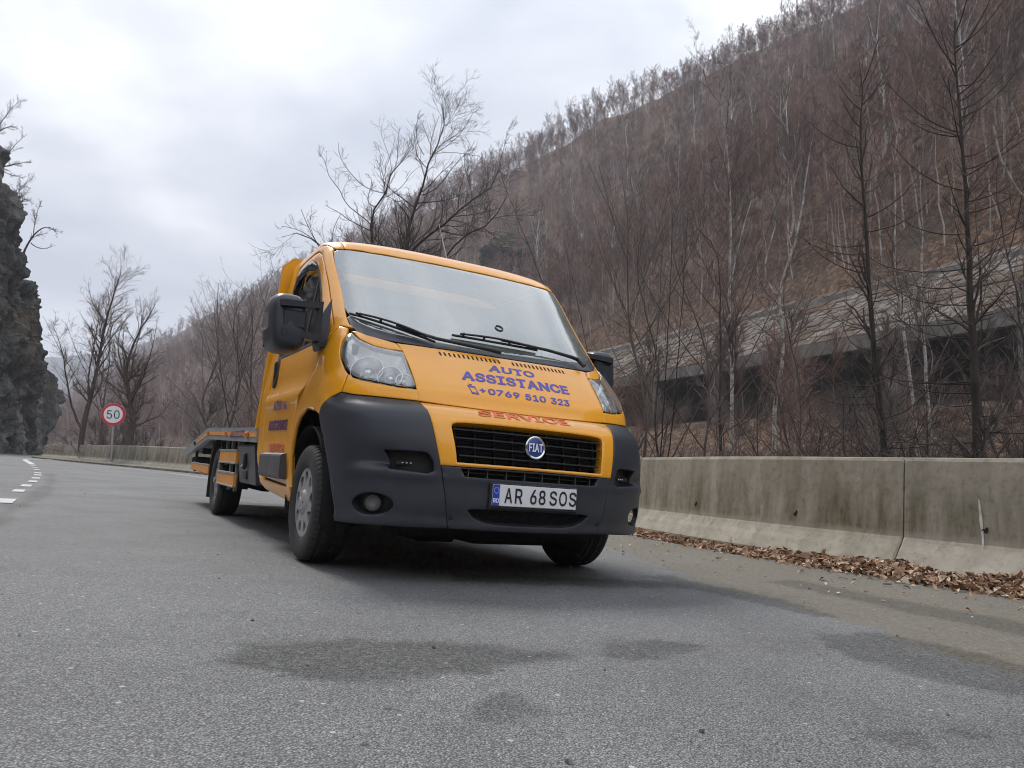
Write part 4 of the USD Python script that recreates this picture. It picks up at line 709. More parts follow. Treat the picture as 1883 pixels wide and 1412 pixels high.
for j, (x, y, h, lab) in enumerate([(3.5, 21.0, 8.5, 'slim brown bare tree showing just right of the far door mirror'), (4.7, 24.0, 8.0, 'second slim bare tree to the right of the far door mirror'), (5.6, 23.0, 9.0, 'slim bare tree above the right end of the truck bumper'), (4.0, 27.0, 10.0, 'slim grey bare tree behind the right windscreen pillar'), (9.6, 25.0, 7.0, 'slim bare tree between the crooked birch and the dark spiky tree'), (13.5, 21.5, 8.0, 'slim bare tree just left of the biggest spiky tree'), (12.2, 19.0, 8.5, 'bare tree reaching in from the right picture edge behind the spiky tree')]):
    zt = float(terrain_z(np.array([x]), np.array([y]))[0])
    guided('bare_tree', lab, auto_limbs(r_, x, y, h - zt, lean=(r_.uniform(-.06, .06), 0), n=7, start=0.3), 0.055, 120 + j, [BT_, DT, BT_, GT, BT_, DT, DT][j], depth=0.2, dens=0.6, group='slim trees behind the near barrier', rtop=0.008, tw=0.003)
# brush on the bank behind the near barrier
def bush(rng, n, h, spread):
    L = []
    for k in range(n):
        a = rng.uniform(0, 2 * np.pi); q = rng.uniform(0.2, 1) * spread; d = np.array([math.cos(a) * q, math.sin(a) * q, 1.0]); d /= np.linalg.norm(d); b = np.array([math.cos(a) * 0.15, math.sin(a) * 0.15, 0]); l = h * rng.uniform(0.6, 1.1)
        L.append(resample([b, b + d * l * 0.5, b + d * l + rng.normal(0, 0.1, 3) * l + [0, 0, -0.15 * l * q]], 8))
    P = np.stack(L); R = np.broadcast_to(np.linspace(0.012, 0.005, 8), (n, 8)).copy()
    g1 = sprout(rng, P, R, 9, 0.15, 0.8, 0.4, 6, 0.03, 0.18, 0.0035, 0.2, 1.2); g2 = sprout(rng, g1[0], g1[1], 4, 0.1, 0.7, 0.55, 5, 0.02, 0.2, 0.0028, 0.12, 0.6)
    return pack([(P, R)], [4]), pack([g1, g2], [3, 3])
bushes = []
for k in range(3):
    rb = np.random.default_rng(200 + k); a, b = bush(rb, [16, 22, 14][k], 2.2, [1.0, 1.5, 0.8][k]); bushes.append((a, b))
bsp = [(6.4, 13.6, 1.35, 0, 'dark tangled bush below the left spiky tree, nearest the barrier'), (7.2, 17.5, 1.7, 1, 'wide dark bush left of the spiky tree trunk'), (6.3, 19.0, 1.6, 2, 'dark bush behind the left part of the near barrier'), (9.0, 17.0, 1.7, 1, 'dark bush between the two spiky trees'), (10.6, 15.6, 1.6, 0, 'dark bush right of the biggest spiky tree'), (8.6, 21.0, 1.7, 1, 'dark bush under the gallery pillar'), (5.2, 24.5, 1.2, 2, 'low brown bush behind the right end of the truck'), (11.4, 21.5, 1.6, 0, 'dark bush in front of the gallery opening at the right'), (4.0, 19.0, 1.2, 2, 'low bush right behind the far headlight'), (12.2, 18.0, 1.6, 1, 'dark bush at the right picture edge'), (9.9, 19.2, 1.9, 0, 'tallest dark bush between the gallery pillar and the spiky trees'),
       (-17.0, 37.0, 1.4, 1, 'grey bush behind the speed sign'), (-20.3, 39.0, 1.4, 0, 'grey bush left of the speed sign'), (-14.5, 34.5, 1.3, 2, 'brown bush between the speed sign and the ramp'), (-12.2, 32.5, 1.3, 1, 'brown bush left of the truck ramp'), (-23.8, 44.5, 1.5, 0, 'grey bush at the left end of the far barrier'), (-39.5, 80.0, 2.0, 1, 'reddish brush at the foot of the cliff'), (-27.5, 52.0, 1.6, 2, 'brush behind the last barrier elements')]
protos = {}
for (x, y, s, k, lab) in bsp:
    zt = float(terrain_z(np.array([x]), np.array([y]))[0]); zt = max(zt, -1.3) if y < 25 and x > 0 else zt
    sc = (s, s, s); loc = (x, y, zt)
    if k not in protos:
        t = thing('bush', lab, 'bush', loc, scale=sc, group='leafless bushes on the river bank'); obj('stems', bushes[k][0], M['bark_brown'], t); obj('twigs', bushes[k][1], [M['twig_dark'], M['twig_dark'], M['twig_brown']][k], t); protos[k] = t
    else: dup(protos[k], 'bush', loc, x * 1.7, sc, lab, 'leafless bushes on the river bank', 'bush')

# trees that cling to the cliff
cl = [[[(-46.2, 66, 27.0), (-44.87, 66.0, 29.2), (-44.14, 66.0, 29.6), (-43.2, 66.0, 29.4)], [(-45.6, 66, 28.0), (-44.6, 66.0, 31.0), (-43.6, 66.0, 32.5)]], [[(-46.2, 66, 24.0), (-44.62, 66.0, 25.88), (-43.53, 66.0, 26.2), (-42.17, 66.0, 26.5)], [(-45.2, 66, 25.2), (-43.9, 66.0, 27.8), (-42.8, 66, 29.2)], [(-44.6, 66, 25.8), (-43.4, 66, 25.2), (-42.3, 66, 25.0)]], [[(-44.6, 67, 21.0), (-43.6, 67.0, 22.57), (-43.0, 67.0, 23.4), (-42.2, 67, 23.0)], [(-43.9, 67, 22.0), (-43.6, 67, 24.5), (-42.6, 67, 25.8)]], [[(-43.4, 68, 18.5), (-42.47, 68.0, 20.6), (-41.6, 68.0, 21.2), (-40.5, 68.0, 20.6)], [(-42.8, 68, 19.8), (-41.79, 68.0, 19.3), (-40.9, 68.0, 19.6)], [(-42.6, 68, 20.3), (-42.3, 68, 22.3), (-41.8, 68, 23.6)]]]
for j, l in enumerate(cl):
    guided('cliff_tree', ['topmost bare tree leaning out over the cliff at the left edge', 'bare tree on the upper ledge of the cliff', 'small bare tree halfway down the cliff shoulder', 'lowest bare tree overhanging the cliff corner'][j], l, 0.10, 300 + j, BT_, depth=0.3, dens=1.7, group='trees clinging to the cliff', rtop=0.02, tw=0.0075, ground=False)

# ------------------------------------------------------------------ the wood on the slope
def proto_tree(rng, h, white, fine):
    u = np.linspace(0, 1, 8); tr = np.c_[np.r_[0, np.cumsum(rng.normal(0, 0.012 * h, 7))], np.r_[0, np.cumsum(rng.normal(0, 0.012 * h, 7))], u * h][None]
    R = (np.linspace(0.085, 0.022, 8) * (h / 14))[None] * (1.75 if white else 1.0)
    g1 = sprout(rng, tr, R, 16, 0.35 if white else 0.30, 0.55, 0.30, 6, 0.10, 0.10, 0.024, 0.8, 5, rr=0.55, lfall=0.25)
    g2 = sprout(rng, g1[0], g1[1], 8, 0.15, 0.6, 0.5, 5, 0.08, 0.13, fine, 0.4, 2.4); g3 = sprout(rng, g2[0], g2[1], 4.0, 0.1, 0.6, 0.6, 4, 0.06, 0.15, fine * 0.85, 0.3, 1.4)
    return pack([(tr, R)], [6]), pack([g1], [3]), pack([g2, g3], [3, 3])
rf = np.random.default_rng(9); PR = []
for k in range(6):
    a, b, c = proto_tree(np.random.default_rng(400 + k), rf.uniform(11, 14.5), False, 0.018); PR.append((cat_([a, b, c]), len(a.vertices), len(b.vertices)))
WP = [proto_tree(np.random.default_rng(450 + k), 14.0, True, 0.014) for k in range(4)]
# scatter
def scatter(rng, n_try):
    az = rng.uniform(-0.60, 0.66, n_try); px = np.tan(az); R = np.sqrt(rng.uniform(0, 1, n_try)) * 0 + np.exp(rng.uniform(math.log(50), math.log(900), n_try)); X, Y = R * np.sin(az), R * np.cos(az)
    n = n_eff(X, Y); t = -0.41 * X + 0.91 * Y
    ok = (n > np.where(R > 112, 20, 53)) & (n < 245); return X[ok], Y[ok]
X, Y = scatter(rf, 52000)
# thin to an even density
keepi, seen = [], {}
for i in range(len(X)):
    D = math.hypot(X[i], Y[i]); c = 1.7 + D / 200.0; k = (int(X[i] // c), int(Y[i] // c), int(c * 2))
    if k not in seen: seen[k] = 1; keepi.append(i)
X, Y = X[keepi], Y[keepi]
_o = (np.abs(X + 2) < 13) & (Y > 168) & (Y < 194); X, Y = X[~_o], Y[~_o]
Z = terrain_z(X, Y) - 0.2
print('wood', len(X))
def instancer(name, label, meshes, mats, X, Y, Z, pick, S, A, tilt):
    pi = UsdGeom.PointInstancer.Define(stage, numbered('/World', name)); tag(pi, label, 'wood', kind='stuff'); base = str(pi.GetPath())
    rel = pi.CreatePrototypesRel()
    for k, (m, mt) in enumerate(zip(meshes, mats)):
        na, nbr = (m[1], m[2]) if isinstance(m, tuple) else (0, 0); m = m[0] if isinstance(m, tuple) else m; p = usdkit.mesh(stage, f'{base}/bare_tree_{k + 1:03d}', m, mt); bk = np.zeros(len(m.vertices), np.float32); bk[:na] = 0.85; bk[na:na + nbr] = 0.35; UsdGeom.PrimvarsAPI(p).CreatePrimvar('bark', Sdf.ValueTypeNames.FloatArray, 'vertex').Set(Vt.FloatArray.FromNumpy(bk)); rel.AddTarget(p.GetPath())
    pi.CreatePositionsAttr(Vt.Vec3fArray.FromNumpy(np.c_[X, Y, Z].astype(np.float32))); pi.CreateProtoIndicesAttr(Vt.IntArray.FromNumpy(pick.astype(np.int32)))
    pi.CreateScalesAttr(Vt.Vec3fArray.FromNumpy(np.c_[S, S, S * 1.0].astype(np.float32)))
    q = []
    for a, t1 in zip(A, tilt): q.append(Gf.Quath(Gf.Quatf((Gf.Rotation(Gf.Vec3d(0, 0, 1), float(a)) * Gf.Rotation(Gf.Vec3d(1, 0, 0), float(t1))).GetQuat())))
    pi.CreateOrientationsAttr(Vt.QuathArray(q)); return pi

def wood_mat(name, st): return usdkit.material(stage, f'/World/Looks/{name}', {'gi': ('geometry', {}), 'oi': ('object_info', {}), 'r': ('rgb_ramp', {'ramp': st}), 'h': ('hsv', {}), 'at': ('attribute', {'attribute': 'bark'}), 'bk': ('mix', {'color2': (0.34, 0.31, 0.285)}), 'mv': ('map_range', {'to_min': 0.62, 'to_max': 1.38}), 'p': ('principled_bsdf', {'roughness': 0.9, 'specular_ior_level': 0.2})}, [('gi.random_per_island', 'r.fac'), ('oi.random', 'mv.value'), ('mv.result', 'h.value'), ('r.color', 'bk.color1'), ('at.fac', 'bk.fac'), ('bk.color', 'h.color'), ('h.color', 'p.base_color')], surface='p.BSDF')
M['wood1'] = wood_mat('wood_twigs_plum', [(0, (0.175, 0.105, 0.088)), (0.6, (0.25, 0.160, 0.136)), (0.9, (0.31, 0.22, 0.19)), (1, (0.45, 0.42, 0.40))]); M['wood2'] = wood_mat('wood_twigs_brown', [(0, (0.16, 0.102, 0.076)), (0.6, (0.235, 0.158, 0.118)), (0.9, (0.30, 0.22, 0.17)), (1, (0.45, 0.42, 0.38))]); M['wood3'] = wood_mat('wood_twigs_grey', [(0, (0.145, 0.106, 0.092)), (0.6, (0.215, 0.162, 0.143)), (0.9, (0.28, 0.225, 0.20)), (1, (0.48, 0.46, 0.44))])
wm = [M['wood1'], M['wood2'], M['wood3'], M['wood1'], M['wood1'], M['wood2']]
instancer('wooded_slope', 'dense wood of bare brown trees covering the steep slope', PR, wm, X, Y, Z, rf.integers(0, 6, len(X)), rf.uniform(0.5, 0.92, len(X)) * (1 - 0.42 * sstep(n_eff(X, Y), 160, 198)), rf.uniform(0, 360, len(X)), rf.normal(0, 4, len(X)))
# undergrowth: brush and saplings too many to tell apart
SAP = [pack([(P_, R_)], [4]) if False else cat_(list(proto_tree(np.random.default_rng(470 + k), 6.0, False, 0.007))) for k in range(3)]
ru = np.random.default_rng(31)
def undergrowth(n, tlo, thi, nlo, nhi): t = ru.uniform(tlo, thi, n); q = ru.uniform(nlo, nhi, n); return -0.41 * t + 0.91 * q, 0.91 * t + 0.41 * q
X1, Y1 = undergrowth(300, -6, 84, 21, 38.5); X2, Y2 = undergrowth(110, 88, 150, 18, 50)
s3 = ru.uniform(s_of(-12, 28.5), s_of(-36, 64), 60); P3, T3, N3 = bframe(s3); q3 = P3 + N3 * ru.uniform(2.2, 9, 60)[:, None]
X, Y = np.r_[X1, X2, q3[:, 0]], np.r_[Y1, Y2, q3[:, 1]]; Z = terrain_z(X, Y) - 0.1; pk = np.where(ru.random(len(X)) < 0.82, ru.integers(0, 3, len(X)), ru.integers(3, 6, len(X)))
instancer('undergrowth', 'tangled leafless undergrowth and saplings on the banks below the gallery', [cat_(list(b)) for b in bushes] + SAP, [M['wood3'], M['twig_dark'], M['wood2'], M['wood2'], M['wood3'], M['twig_dark']], X, Y, Z, pk, ru.uniform(0.6, 1.25, len(X)), ru.uniform(0, 360, len(X)), ru.normal(0, 5, len(X)))
# pale birches one can pick out, each a thing
bp = []
for k in range(900):
    az = rf.uniform(-0.15, 0.58); R = math.exp(rf.uniform(math.log(62), math.log(330))); x, y = R * math.sin(az), R * math.cos(az); n = float(n_eff(np.array(x), np.array(y)))
    if 55 < n < 190 and all((x - a) ** 2 + (y - b) ** 2 > (5 + R * 0.03) ** 2 for a, b in bp): bp.append((x, y))
    if len(bp) >= 60: break
bsrc = []
for j, (x, y) in enumerate(bp):
    z = float(terrain_z(np.array([x]), np.array([y]))[0]) - 0.3; s = rf.uniform(0.75, 1.15); k = j % 4
    lab = 'white-stemmed birch standing out among the brown trees on the slope'
    if j < 4:
        t = thing('slope_birch', lab, 'birch', (x, y, z), scale=(s, s, s), group='white birches on the wooded slope')
        obj('trunk', WP[k][0], M['birch_bark'], t, smooth=True); obj('limbs', WP[k][1], M['birch_bark'], t); obj('crown', WP[k][2], M['twig_purple'], t); bsrc.append(t)
    else: dup(bsrc[k], 'slope_birch', (x, y, z), rf.uniform(0, 6), (s, s, s * rf.uniform(0.9, 1.15)), lab, group='white birches on the wooded slope', cat='birch')
# rocky outcrop on the slope
def outcrop(c, sx, sy, sz, seed):
    m = trimesh.creation.icosphere(5, 1.0); v = m.vertices.copy(); d = meshkit.fbm(v * 1.6 + seed, 5, seed) - 0.5; b = np.round(meshkit.noise(v * 3.2 + seed, seed + 1) * 4) / 4 - 0.5
    v = v * (1 + d[:, None] * 1.1 + b[:, None] * 0.22) * np.array([sx, sy, sz]); return trimesh.Trimesh(v + c, m.faces, process=False)
for j, (c, a, lab) in enumerate([((1.5, 192.0, 50.5), (9.0, 7.0, 6.5), 'dark mossy rock outcrop on the wooded slope behind the cab roof'), ((-9.0, 192.0, 45.0), (7.5, 5.0, 3.0), 'smaller rock ledge left of the big outcrop on the slope'), ((5.5, 183.0, 44.5), (5.0, 5.0, 4.5), 'lower rock boulder under the big outcrop on the slope')]):
    obj('rock_outcrop', outcrop(np.array(c), *a, 500 + j), M['outcrop'], cat='rock', label=lab)
# haze
hz = usdkit.material(stage, '/World/Looks/valley_haze', {'v': ('principled_volume', {'color': (0.86, 0.90, 1.0), 'density': 0.00042, 'anisotropy': 0.2})}, [], volume='v.volume')
hb = trimesh.creation.box((6400, 6000, 480)); hb.apply_translation([0, 300, 480 / 2 - 12])
obj('haze', hb, hz, kind='stuff', label='thin haze lying in the valley', cat='haze')
# ------------------------------------------------------------------ the tow truck; x forward, y to its left, z up, origin on the road under the front axle
XF = PI([.10, .22, .30, .45, .60, .70, .80, .86, .90, .944, 1.011, 1.1, 1.17, 1.246, 1.30, 1.35, 1.5, 1.7, 1.9, 2.0, 2.04, 2.07, 2.10, 2.12, 2.14, 2.155, 2.165],
        [.84, .90, .95, .985, .985, .975, .95, .925, .885, .805, .778, .695, .625, .545, .49, .43, .278, .075, -.128, -.23, -.275, -.33, -.44, -.58, -.82, -1.2, -1.6])
WW = PI([.10, .25, .5, .8, 1.0, 1.2, 1.35, 1.6, 1.8, 2.0, 2.06, 2.1, 2.13, 2.15, 2.165], [.99, 1.01, 1.02, 1.025, 1.025, 1.005, .985, .955, .93, .905, .893, .868, .82, .72, .5])
AAc = PI([.1, .3, .9, 1.0, 1.12, 1.3, 1.6, 2.0, 2.2], [.61, .61, .61, .60, .56, .54, .47, .34, .34])
NNc = PI([.1, .9, 1.0, 1.12, 1.4, 2.0, 2.2], [2.45, 2.45, 2.45, 2.6, 2.6, 2.6, 2.6])
def FF(x, y, z):
    zc = np.clip(z, .1, 2.165); xf, w, a, n = XF(zc), WW(zc), AAc(zc), NNc(zc)
    u = np.maximum((x - xf + a) / a, 0); s = (u ** n + (np.abs(y) / w) ** n) ** (1 / n) - 1
    return np.where(z > 2.165, 1.0, s)
def bis(fn, lo, hi, n):
    lo = np.full(n, float(lo)) if np.ndim(lo) == 0 else lo.copy(); hi = np.full(n, float(hi)) if np.ndim(hi) == 0 else hi.copy()
    for _ in range(32):
        m = (lo + hi) / 2; o = fn(m) > 0; hi = np.where(o, m, hi); lo = np.where(o, lo, m)
    return (lo + hi) / 2
AXX = -0.3
def to3(dom, uv, side=-1):
    u, v = uv[:, 0], uv[:, 1]; n = len(u)
    if dom == 'front': x = bis(lambda m: FF(m, u, v), -1.55, 1.3, n); return np.c_[x, u, v]
    if dom == 'side': y = bis(lambda m: FF(u, m, v), 0.0, 1.3, n); return np.c_[u, side * y, v]
    if dom == 'top': z = bis(lambda m: FF(u, v, m), 1.2, 2.2, n); return np.c_[u, v, z]
    if dom == 'cyl':
        c, s = np.cos(u), np.sin(u); r = bis(lambda m: FF(AXX + m * c, m * s, v), 0.0, 2.4, n); return np.c_[AXX + r * c, r * s, v]
def grad(P):
    e = 2e-3; x, y, z = P.T
    g = np.c_[FF(x + e, y, z) - FF(x - e, y, z), FF(x, y + e, z) - FF(x, y - e, z), np.where(z > 2.16, FF(x, y, np.minimum(z, 2.164)) - FF(x, y, np.minimum(z, 2.164) - e), (FF(x, y, np.minimum(z + e, 2.1649)) - FF(x, y, z - e)))]
    g[:, 2] = np.where(np.abs(g[:, 2]) > 0.5, np.sign(g[:, 2]) * 0.05, g[:, 2])
    return g / np.maximum(np.linalg.norm(g, axis=1, keepdims=True), 1e-9)
def dom_of(dom, P):
    P = np.asarray(P, float)
    if dom == 'front': return P[:, 1:3]
    if dom == 'side': return P[:, [0, 2]]
    if dom == 'top': return P[:, :2]
    return np.c_[np.arctan2(P[:, 1], P[:, 0] - AXX), P[:, 2]]
def densify(c, h):
    c = np.asarray(c, float); out = []
    for a, b in zip(c, np.roll(c, -1, 0)):
        m = max(1, int(math.ceil(np.linalg.norm(b - a) / h))); out += [a + (b - a) * k / m for k in range(m)]
    return np.array(out)
def panel(dom, outline, h=0.03, off=0.0, skirt=0.012, hskirt=None, holes=(), lip=0.0035, side=-1, bulge=None, mapper=None, rnd=0.0):
    """a sheet on the body surface: rolled edge, skirt turned inwards; holes may have deeper walls."""
    poly = sg.Polygon(outline, [h_ for h_ in holes])
    if not poly.is_valid: poly = poly.buffer(0)
    if rnd: poly = poly.buffer(-rnd).buffer(2 * rnd, quad_segs=6).buffer(-rnd)
    if poly.geom_type != 'Polygon': poly = max(poly.geoms, key=lambda g: g.area)
    inner = poly.buffer(-lip * 1.3)
    if inner.geom_type != 'Polygon': inner = max(inner.geoms, key=lambda g: g.area)
    rings = [densify(np.array(r.coords)[:-1], h * 0.6) for r in [poly.exterior] + list(poly.interiors)]
    irings = [densify(np.array(r.coords)[:-1], h * 0.6) for r in [inner.exterior] + list(inner.interiors)]
    x0, y0, x1, y1 = poly.bounds; gx, gy = np.meshgrid(np.arange(x0, x1, h), np.arange(y0, y1, h * 0.87)); gx = gx + (np.arange(gx.shape[0]) % 2)[:, None] * h / 2
    g = np.c_[gx.ravel(), gy.ravel()]; core = inner.buffer(-h * 0.45); g = g[shapely.contains_xy(core, g[:, 0], g[:, 1])] if not core.is_empty else np.zeros((0, 2))
    nb = [len(r) for r in rings]; UV = np.vstack(rings + irings + [g]); drop = np.r_[np.full(sum(nb), -lip), np.zeros(len(UV) - sum(nb))]
    tri = Delaunay(UV).simplices; c = UV[tri].mean(1); ar = np.abs(np.cross(UV[tri[:, 1]] - UV[tri[:, 0]], UV[tri[:, 2]] - UV[tri[:, 0]]))
    tri = tri[shapely.contains_xy(poly, c[:, 0], c[:, 1]) & (ar > 1e-9)]
    mp = mapper or (lambda q: to3(dom, q, side)); P = mp(UV); N = grad(P)
    o = np.full(len(UV), off) + drop
    if bulge is not None: o = o + bulge(UV, P)
    Q = P + N * o[:, None]
    fn = np.cross(Q[tri[:, 1]] - Q[tri[:, 0]], Q[tri[:, 2]] - Q[tri[:, 0]]); fl = (fn * N[tri[:, 0]]).sum(1) < 0; tri[fl] = tri[fl][:, ::-1]
    V, Fc = [Q], [tri]; a = 0; nv = len(Q)
    for j, k in enumerate(nb):
        d = skirt if j == 0 or hskirt is None else hskirt
        low = Q[a:a + k] - N[a:a + k] * d; V.append(low); i = a + np.arange(k); i2 = a + (np.arange(k) + 1) % k; b = nv + np.arange(k); b2 = nv + (np.arange(k) + 1) % k
        q = np.vstack([np.c_[i, b, b2], np.c_[i, b2, i2]]); Fc.append(q); Fc.append(q[:, ::-1] if False else q); nv += k; a += k
    V = np.vstack(V); F = np.vstack(Fc[:1] + [Fc[x] for x in range(1, len(Fc), 2)])
    return trimesh.Trimesh(V, F, process=False)
def mir(m):
    m = m.copy(); v = m.vertices.copy(); v[:, 1] *= -1; return trimesh.Trimesh(v, m.faces[:, ::-1], process=False)
def symfront(half):
    """closed outline in (y, z) from its y >= 0 half, listed top centre -> ... -> bottom centre."""
    h = np.array(half, float); return np.vstack([h, (h * [-1, 1])[::-1]])
TM = Gf.Matrix4d(0.47561644, -0.87955588, -0.01305586, 0, 0.87667159, 0.47517324, -0.07521515, 0, 0.07235972, 0.02432786, 0.99708186, 0, -0.38357135, 5.09738211, -0.09653497, 1)
tk = thing('tow_truck', 'orange flatbed tow truck with a dark plastic bumper parked in the lay-by', 'truck', matrix=TM)
def P_(name, mesh, m, smooth=35, par=None, label=None, kind=None): return obj(name, mesh, M[m] if isinstance(m, str) else m, par or tk, smooth=smooth, label=label, kind=kind)
def both(name, mesh, m, smooth=35, par=None): a = P_(name, mesh, m, smooth, par); b = P_(name, mir(mesh), m, smooth, par); return a, b

# --- outlines
WS_H = [(0, 1.977), (.3, 1.977), (.45, 1.977), (.64, 1.982), (.78, 1.993), (.845, 1.992), (.866, 1.972), (.873, 1.9), (.876, 1.8), (.877, 1.687), (.879, 1.545), (.874, 1.44), (.862, 1.39), (.838, 1.35), (.78, 1.325), (.70, 1.306), (.60, 1.297), (.45, 1.291), (.25, 1.287), (0, 1.286)]
HOOD_H = [(0, 1.279), (.25, 1.280), (.45, 1.283), (.60, 1.288), (.652, 1.289), (.633, 1.242), (.624, 1.165), (.618, 1.081), (.615, 1.01), (.610, .9455), (.50, .9405), (.34, .936), (.2, .932), (0, .930)]
YEL_H = [(0, .924), (.2, .926), (.34, .930), (.50, .9345), (.598, .938), (.607, .936), (.591, .892), (.585, .852), (.562, .73), (.545, .654), (.535, .607), (.45, .608), (0, .613)]
GR_H = [(0, .845), (.25, .844), (.40, .841), (.455, .837), (.474, .828), (.480, .812), (.472, .76), (.460, .69), (.452, .628), (.25, .6285), (0, .629)]
GL_H = WS_H[:11] + [(.858, 1.462), (.825, 1.418), (.757, 1.383), (.655, 1.359), (.5, 1.341), (.25, 1.326), (0, 1.320)]
glass = panel('front', symfront(GL_H), 0.035, off=-0.004, skirt=0.006)
P_('windscreen', glass, 'windscreen', 60)
FR_IN = [(0, 1.955), (.3, 1.955), (.64, 1.96), (.80, 1.966), (.835, 1.955), (.842, 1.9), (.844, 1.717), (.848, 1.55), (.842, 1.478), (.815, 1.436), (.75, 1.402), (.65, 1.378), (.5, 1.360), (.25, 1.344), (0, 1.338)]
fw = [(y * (0.9985), z) for y, z in GL_H]
CW_H = [(0, 1.317), (.25, 1.323), (.5, 1.338), (.656, 1.356), (.759, 1.380), (.828, 1.415), (.862, 1.458), (.875, 1.452)] + WS_H[12:]
P_('scuttle_panel', panel('front', symfront(CW_H), 0.025, off=-0.003, skirt=0.012, lip=0.002), 'charcoal', 50)
P_('windscreen_border', panel('front', symfront(fw), 0.03, off=-0.0085, skirt=0.001, holes=[symfront(FR_IN)], lip=0.0005, hskirt=0.0005), 'frit', 60)
P_('bonnet', panel('front', symfront(HOOD_H), 0.03, skirt=0.016), 'paint', 50)
P_('grille_surround', panel('front', symfront(YEL_H), 0.025, skirt=0.016, holes=[symfront(GR_H)], hskirt=0.05, lip=0.005), 'paint', 50)
for y, z in ((.10, .0),): pass
# bonnet air slots
for sgn in (-1, 1):
    for k in range(14):
        yc = sgn * (0.048 + 0.0285 * k); zc = 1.2475 + 0.004 * abs(yc)
        uv = np.array([(yc - .0055, zc - .011), (yc + .0055, zc - .011), (yc + .0055 - .004, zc + .011), (yc - .0055 - .004, zc + .011)])
        P = to3('front', uv); N = grad(P); a = P + N * 0.0012; b = P - N * 0.004
        P_('bonnet_slot', hull(np.vstack([a, b])), 'dark', False)
# --- headlights
HL = np.array([(.236, -.863, 1.343), (.28, -.855, 1.318), (.317, -.839, 1.295), (.399, -.779, 1.257), (.449, -.712, 1.242), (.49, -.642, 1.237), (.51, -.636, 1.222), (.563, -.630, 1.165), (.652, -.625, 1.081), (.700, -.624, 1.03), (.712, -.628, 1.015), (.679, -.72, 1.016), (.627, -.807, 1.029), (.555, -.889, 1.044), (.51, -.917, 1.058), (.472, -.931, 1.080), (.43, -.941, 1.105), (.395, -.945, 1.134), (.355, -.947, 1.165), (.322, -.945, 1.194), (.283, -.936, 1.237), (.255, -.921, 1.28), (.236, -.895, 1.32)])
HLc = dom_of('cyl', HL)
hl_poly = sg.Polygon(HLc).buffer(-0.004).buffer(0.002)
lens = panel('cyl', np.array(hl_poly.exterior.coords)[:-1], 0.022, off=0.002, skirt=0.012, bulge=lambda uv, P: 0.010 * np.clip(shapely.distance(hl_poly.exterior, shapely.points(uv)) / 0.05, 0, 1) ** 0.5)
bowl = panel('cyl', np.array(hl_poly.buffer(-0.006).exterior.coords)[:-1], 0.025, off=-0.012, skirt=0.004, bulge=lambda uv, P: -0.085 * np.clip(shapely.distance(hl_poly.exterior, shapely.points(uv)) / 0.06, 0, 1) ** 0.7)
def lamp_ring(c, d, r, depth, tubr):
    d = np.array(d, float); d /= np.linalg.norm(d); a = np.cross(d, [0, 0, 1]); a /= np.linalg.norm(a); b = np.cross(a, d); th = np.linspace(0, 2 * np.pi, 33); c = np.array(c)
    ring = tube([c + r * (math.cos(t) * a + math.sin(t) * b) for t in th], tubr, 6, cap=False)
    V, F = [], []; k = 24
    prof = [(r, 0.0), (r * .85, -depth * .45), (r * .6, -depth * .8), (r * .28, -depth), (0.001, -depth * 1.02)]
    for rr, dd in prof: V += [c + rr * (math.cos(t) * a + math.sin(t) * b) + d * dd for t in np.arange(k) / k * 2 * np.pi]
    for i in range(len(prof) - 1):
        for j in range(k): p, q = i * k + j, i * k + (j + 1) % k; F += [[p, q, q + k], [p, q + k, p + k]]
    bw = trimesh.Trimesh(np.array(V), F, process=False)
    return ring, bw
dF = np.array([0.80, -0.52, 0.30])
lamps = []
for uvz, r, dep in (((-.845, 1.135), .092, .07), ((-.735, 1.100), .068, .055), ((-.665, 1.088), .043, .035)):
    c = to3('front', np.array([uvz]))[0]; n_ = grad(c[None])[0]; lamps.append((c - n_ * 0.045, r, dep, n_))
for fl in (False, True):
    mm = mir if fl else (lambda m: m)
    h = P_('headlight', mm(lens), 'lens', 60)
    P_('lamp_bowl', mm(bowl), 'lampbody', 60, h)
    for c, r, dep, n_ in lamps:
        ring, bw = lamp_ring(c, n_ * 0.5 + dF * 0.5, r, dep, 0.005)
        P_('reflector', mm(bw), 'reflector', 60, h); P_('lamp_ring', mm(ring), 'chrome', 60, h)
        s = trimesh.creation.icosphere(2, r * 0.42); s.apply_translation(c - n_ * dep * 0.5); P_('bulb_lens', mm(s), 'reflector', 60, h)
# --- strip under the headlight and wing strip above it
HS = [(.746, -.614, .946), (.715, -.620, 1.006), (.679, -.72, 1.009), (.627, -.807, 1.021), (.555, -.889, 1.036), (.505, -.919, 1.05), (.468, -.934, 1.071), (.485, -.960, 1.02), (.488, -.979, .969), (.55, -.935, .958), (.633, -.853, .9535), (.706, -.723, .949)]
both('headlight_strip', panel('cyl', dom_of('cyl', HS), 0.025, skirt=0.014), 'paint', 50)
WSb = [(.43, -.662, 1.290), (.35, -.752, 1.315), (.295, -.80, 1.331), (.262, -.835, 1.347), (.236, -.863, 1.362), (.228, -.884, 1.345), (.236, -.872, 1.335)]
WG = [(.425, -.660, 1.288), (.48, -.639, 1.245), (.449, -.712, 1.2475), (.399, -.779, 1.2625), (.317, -.839, 1.3005), (.28, -.857, 1.324), (.240, -.866, 1.348), (.232, -.885, 1.352), (.245, -.855, 1.357), (.27, -.828, 1.3455), (.30, -.795, 1.331), (.352, -.745, 1.3145)]
both('wing_strip', panel('cyl', dom_of('cyl', WG), 0.02, skirt=0.012), 'paint', 50)
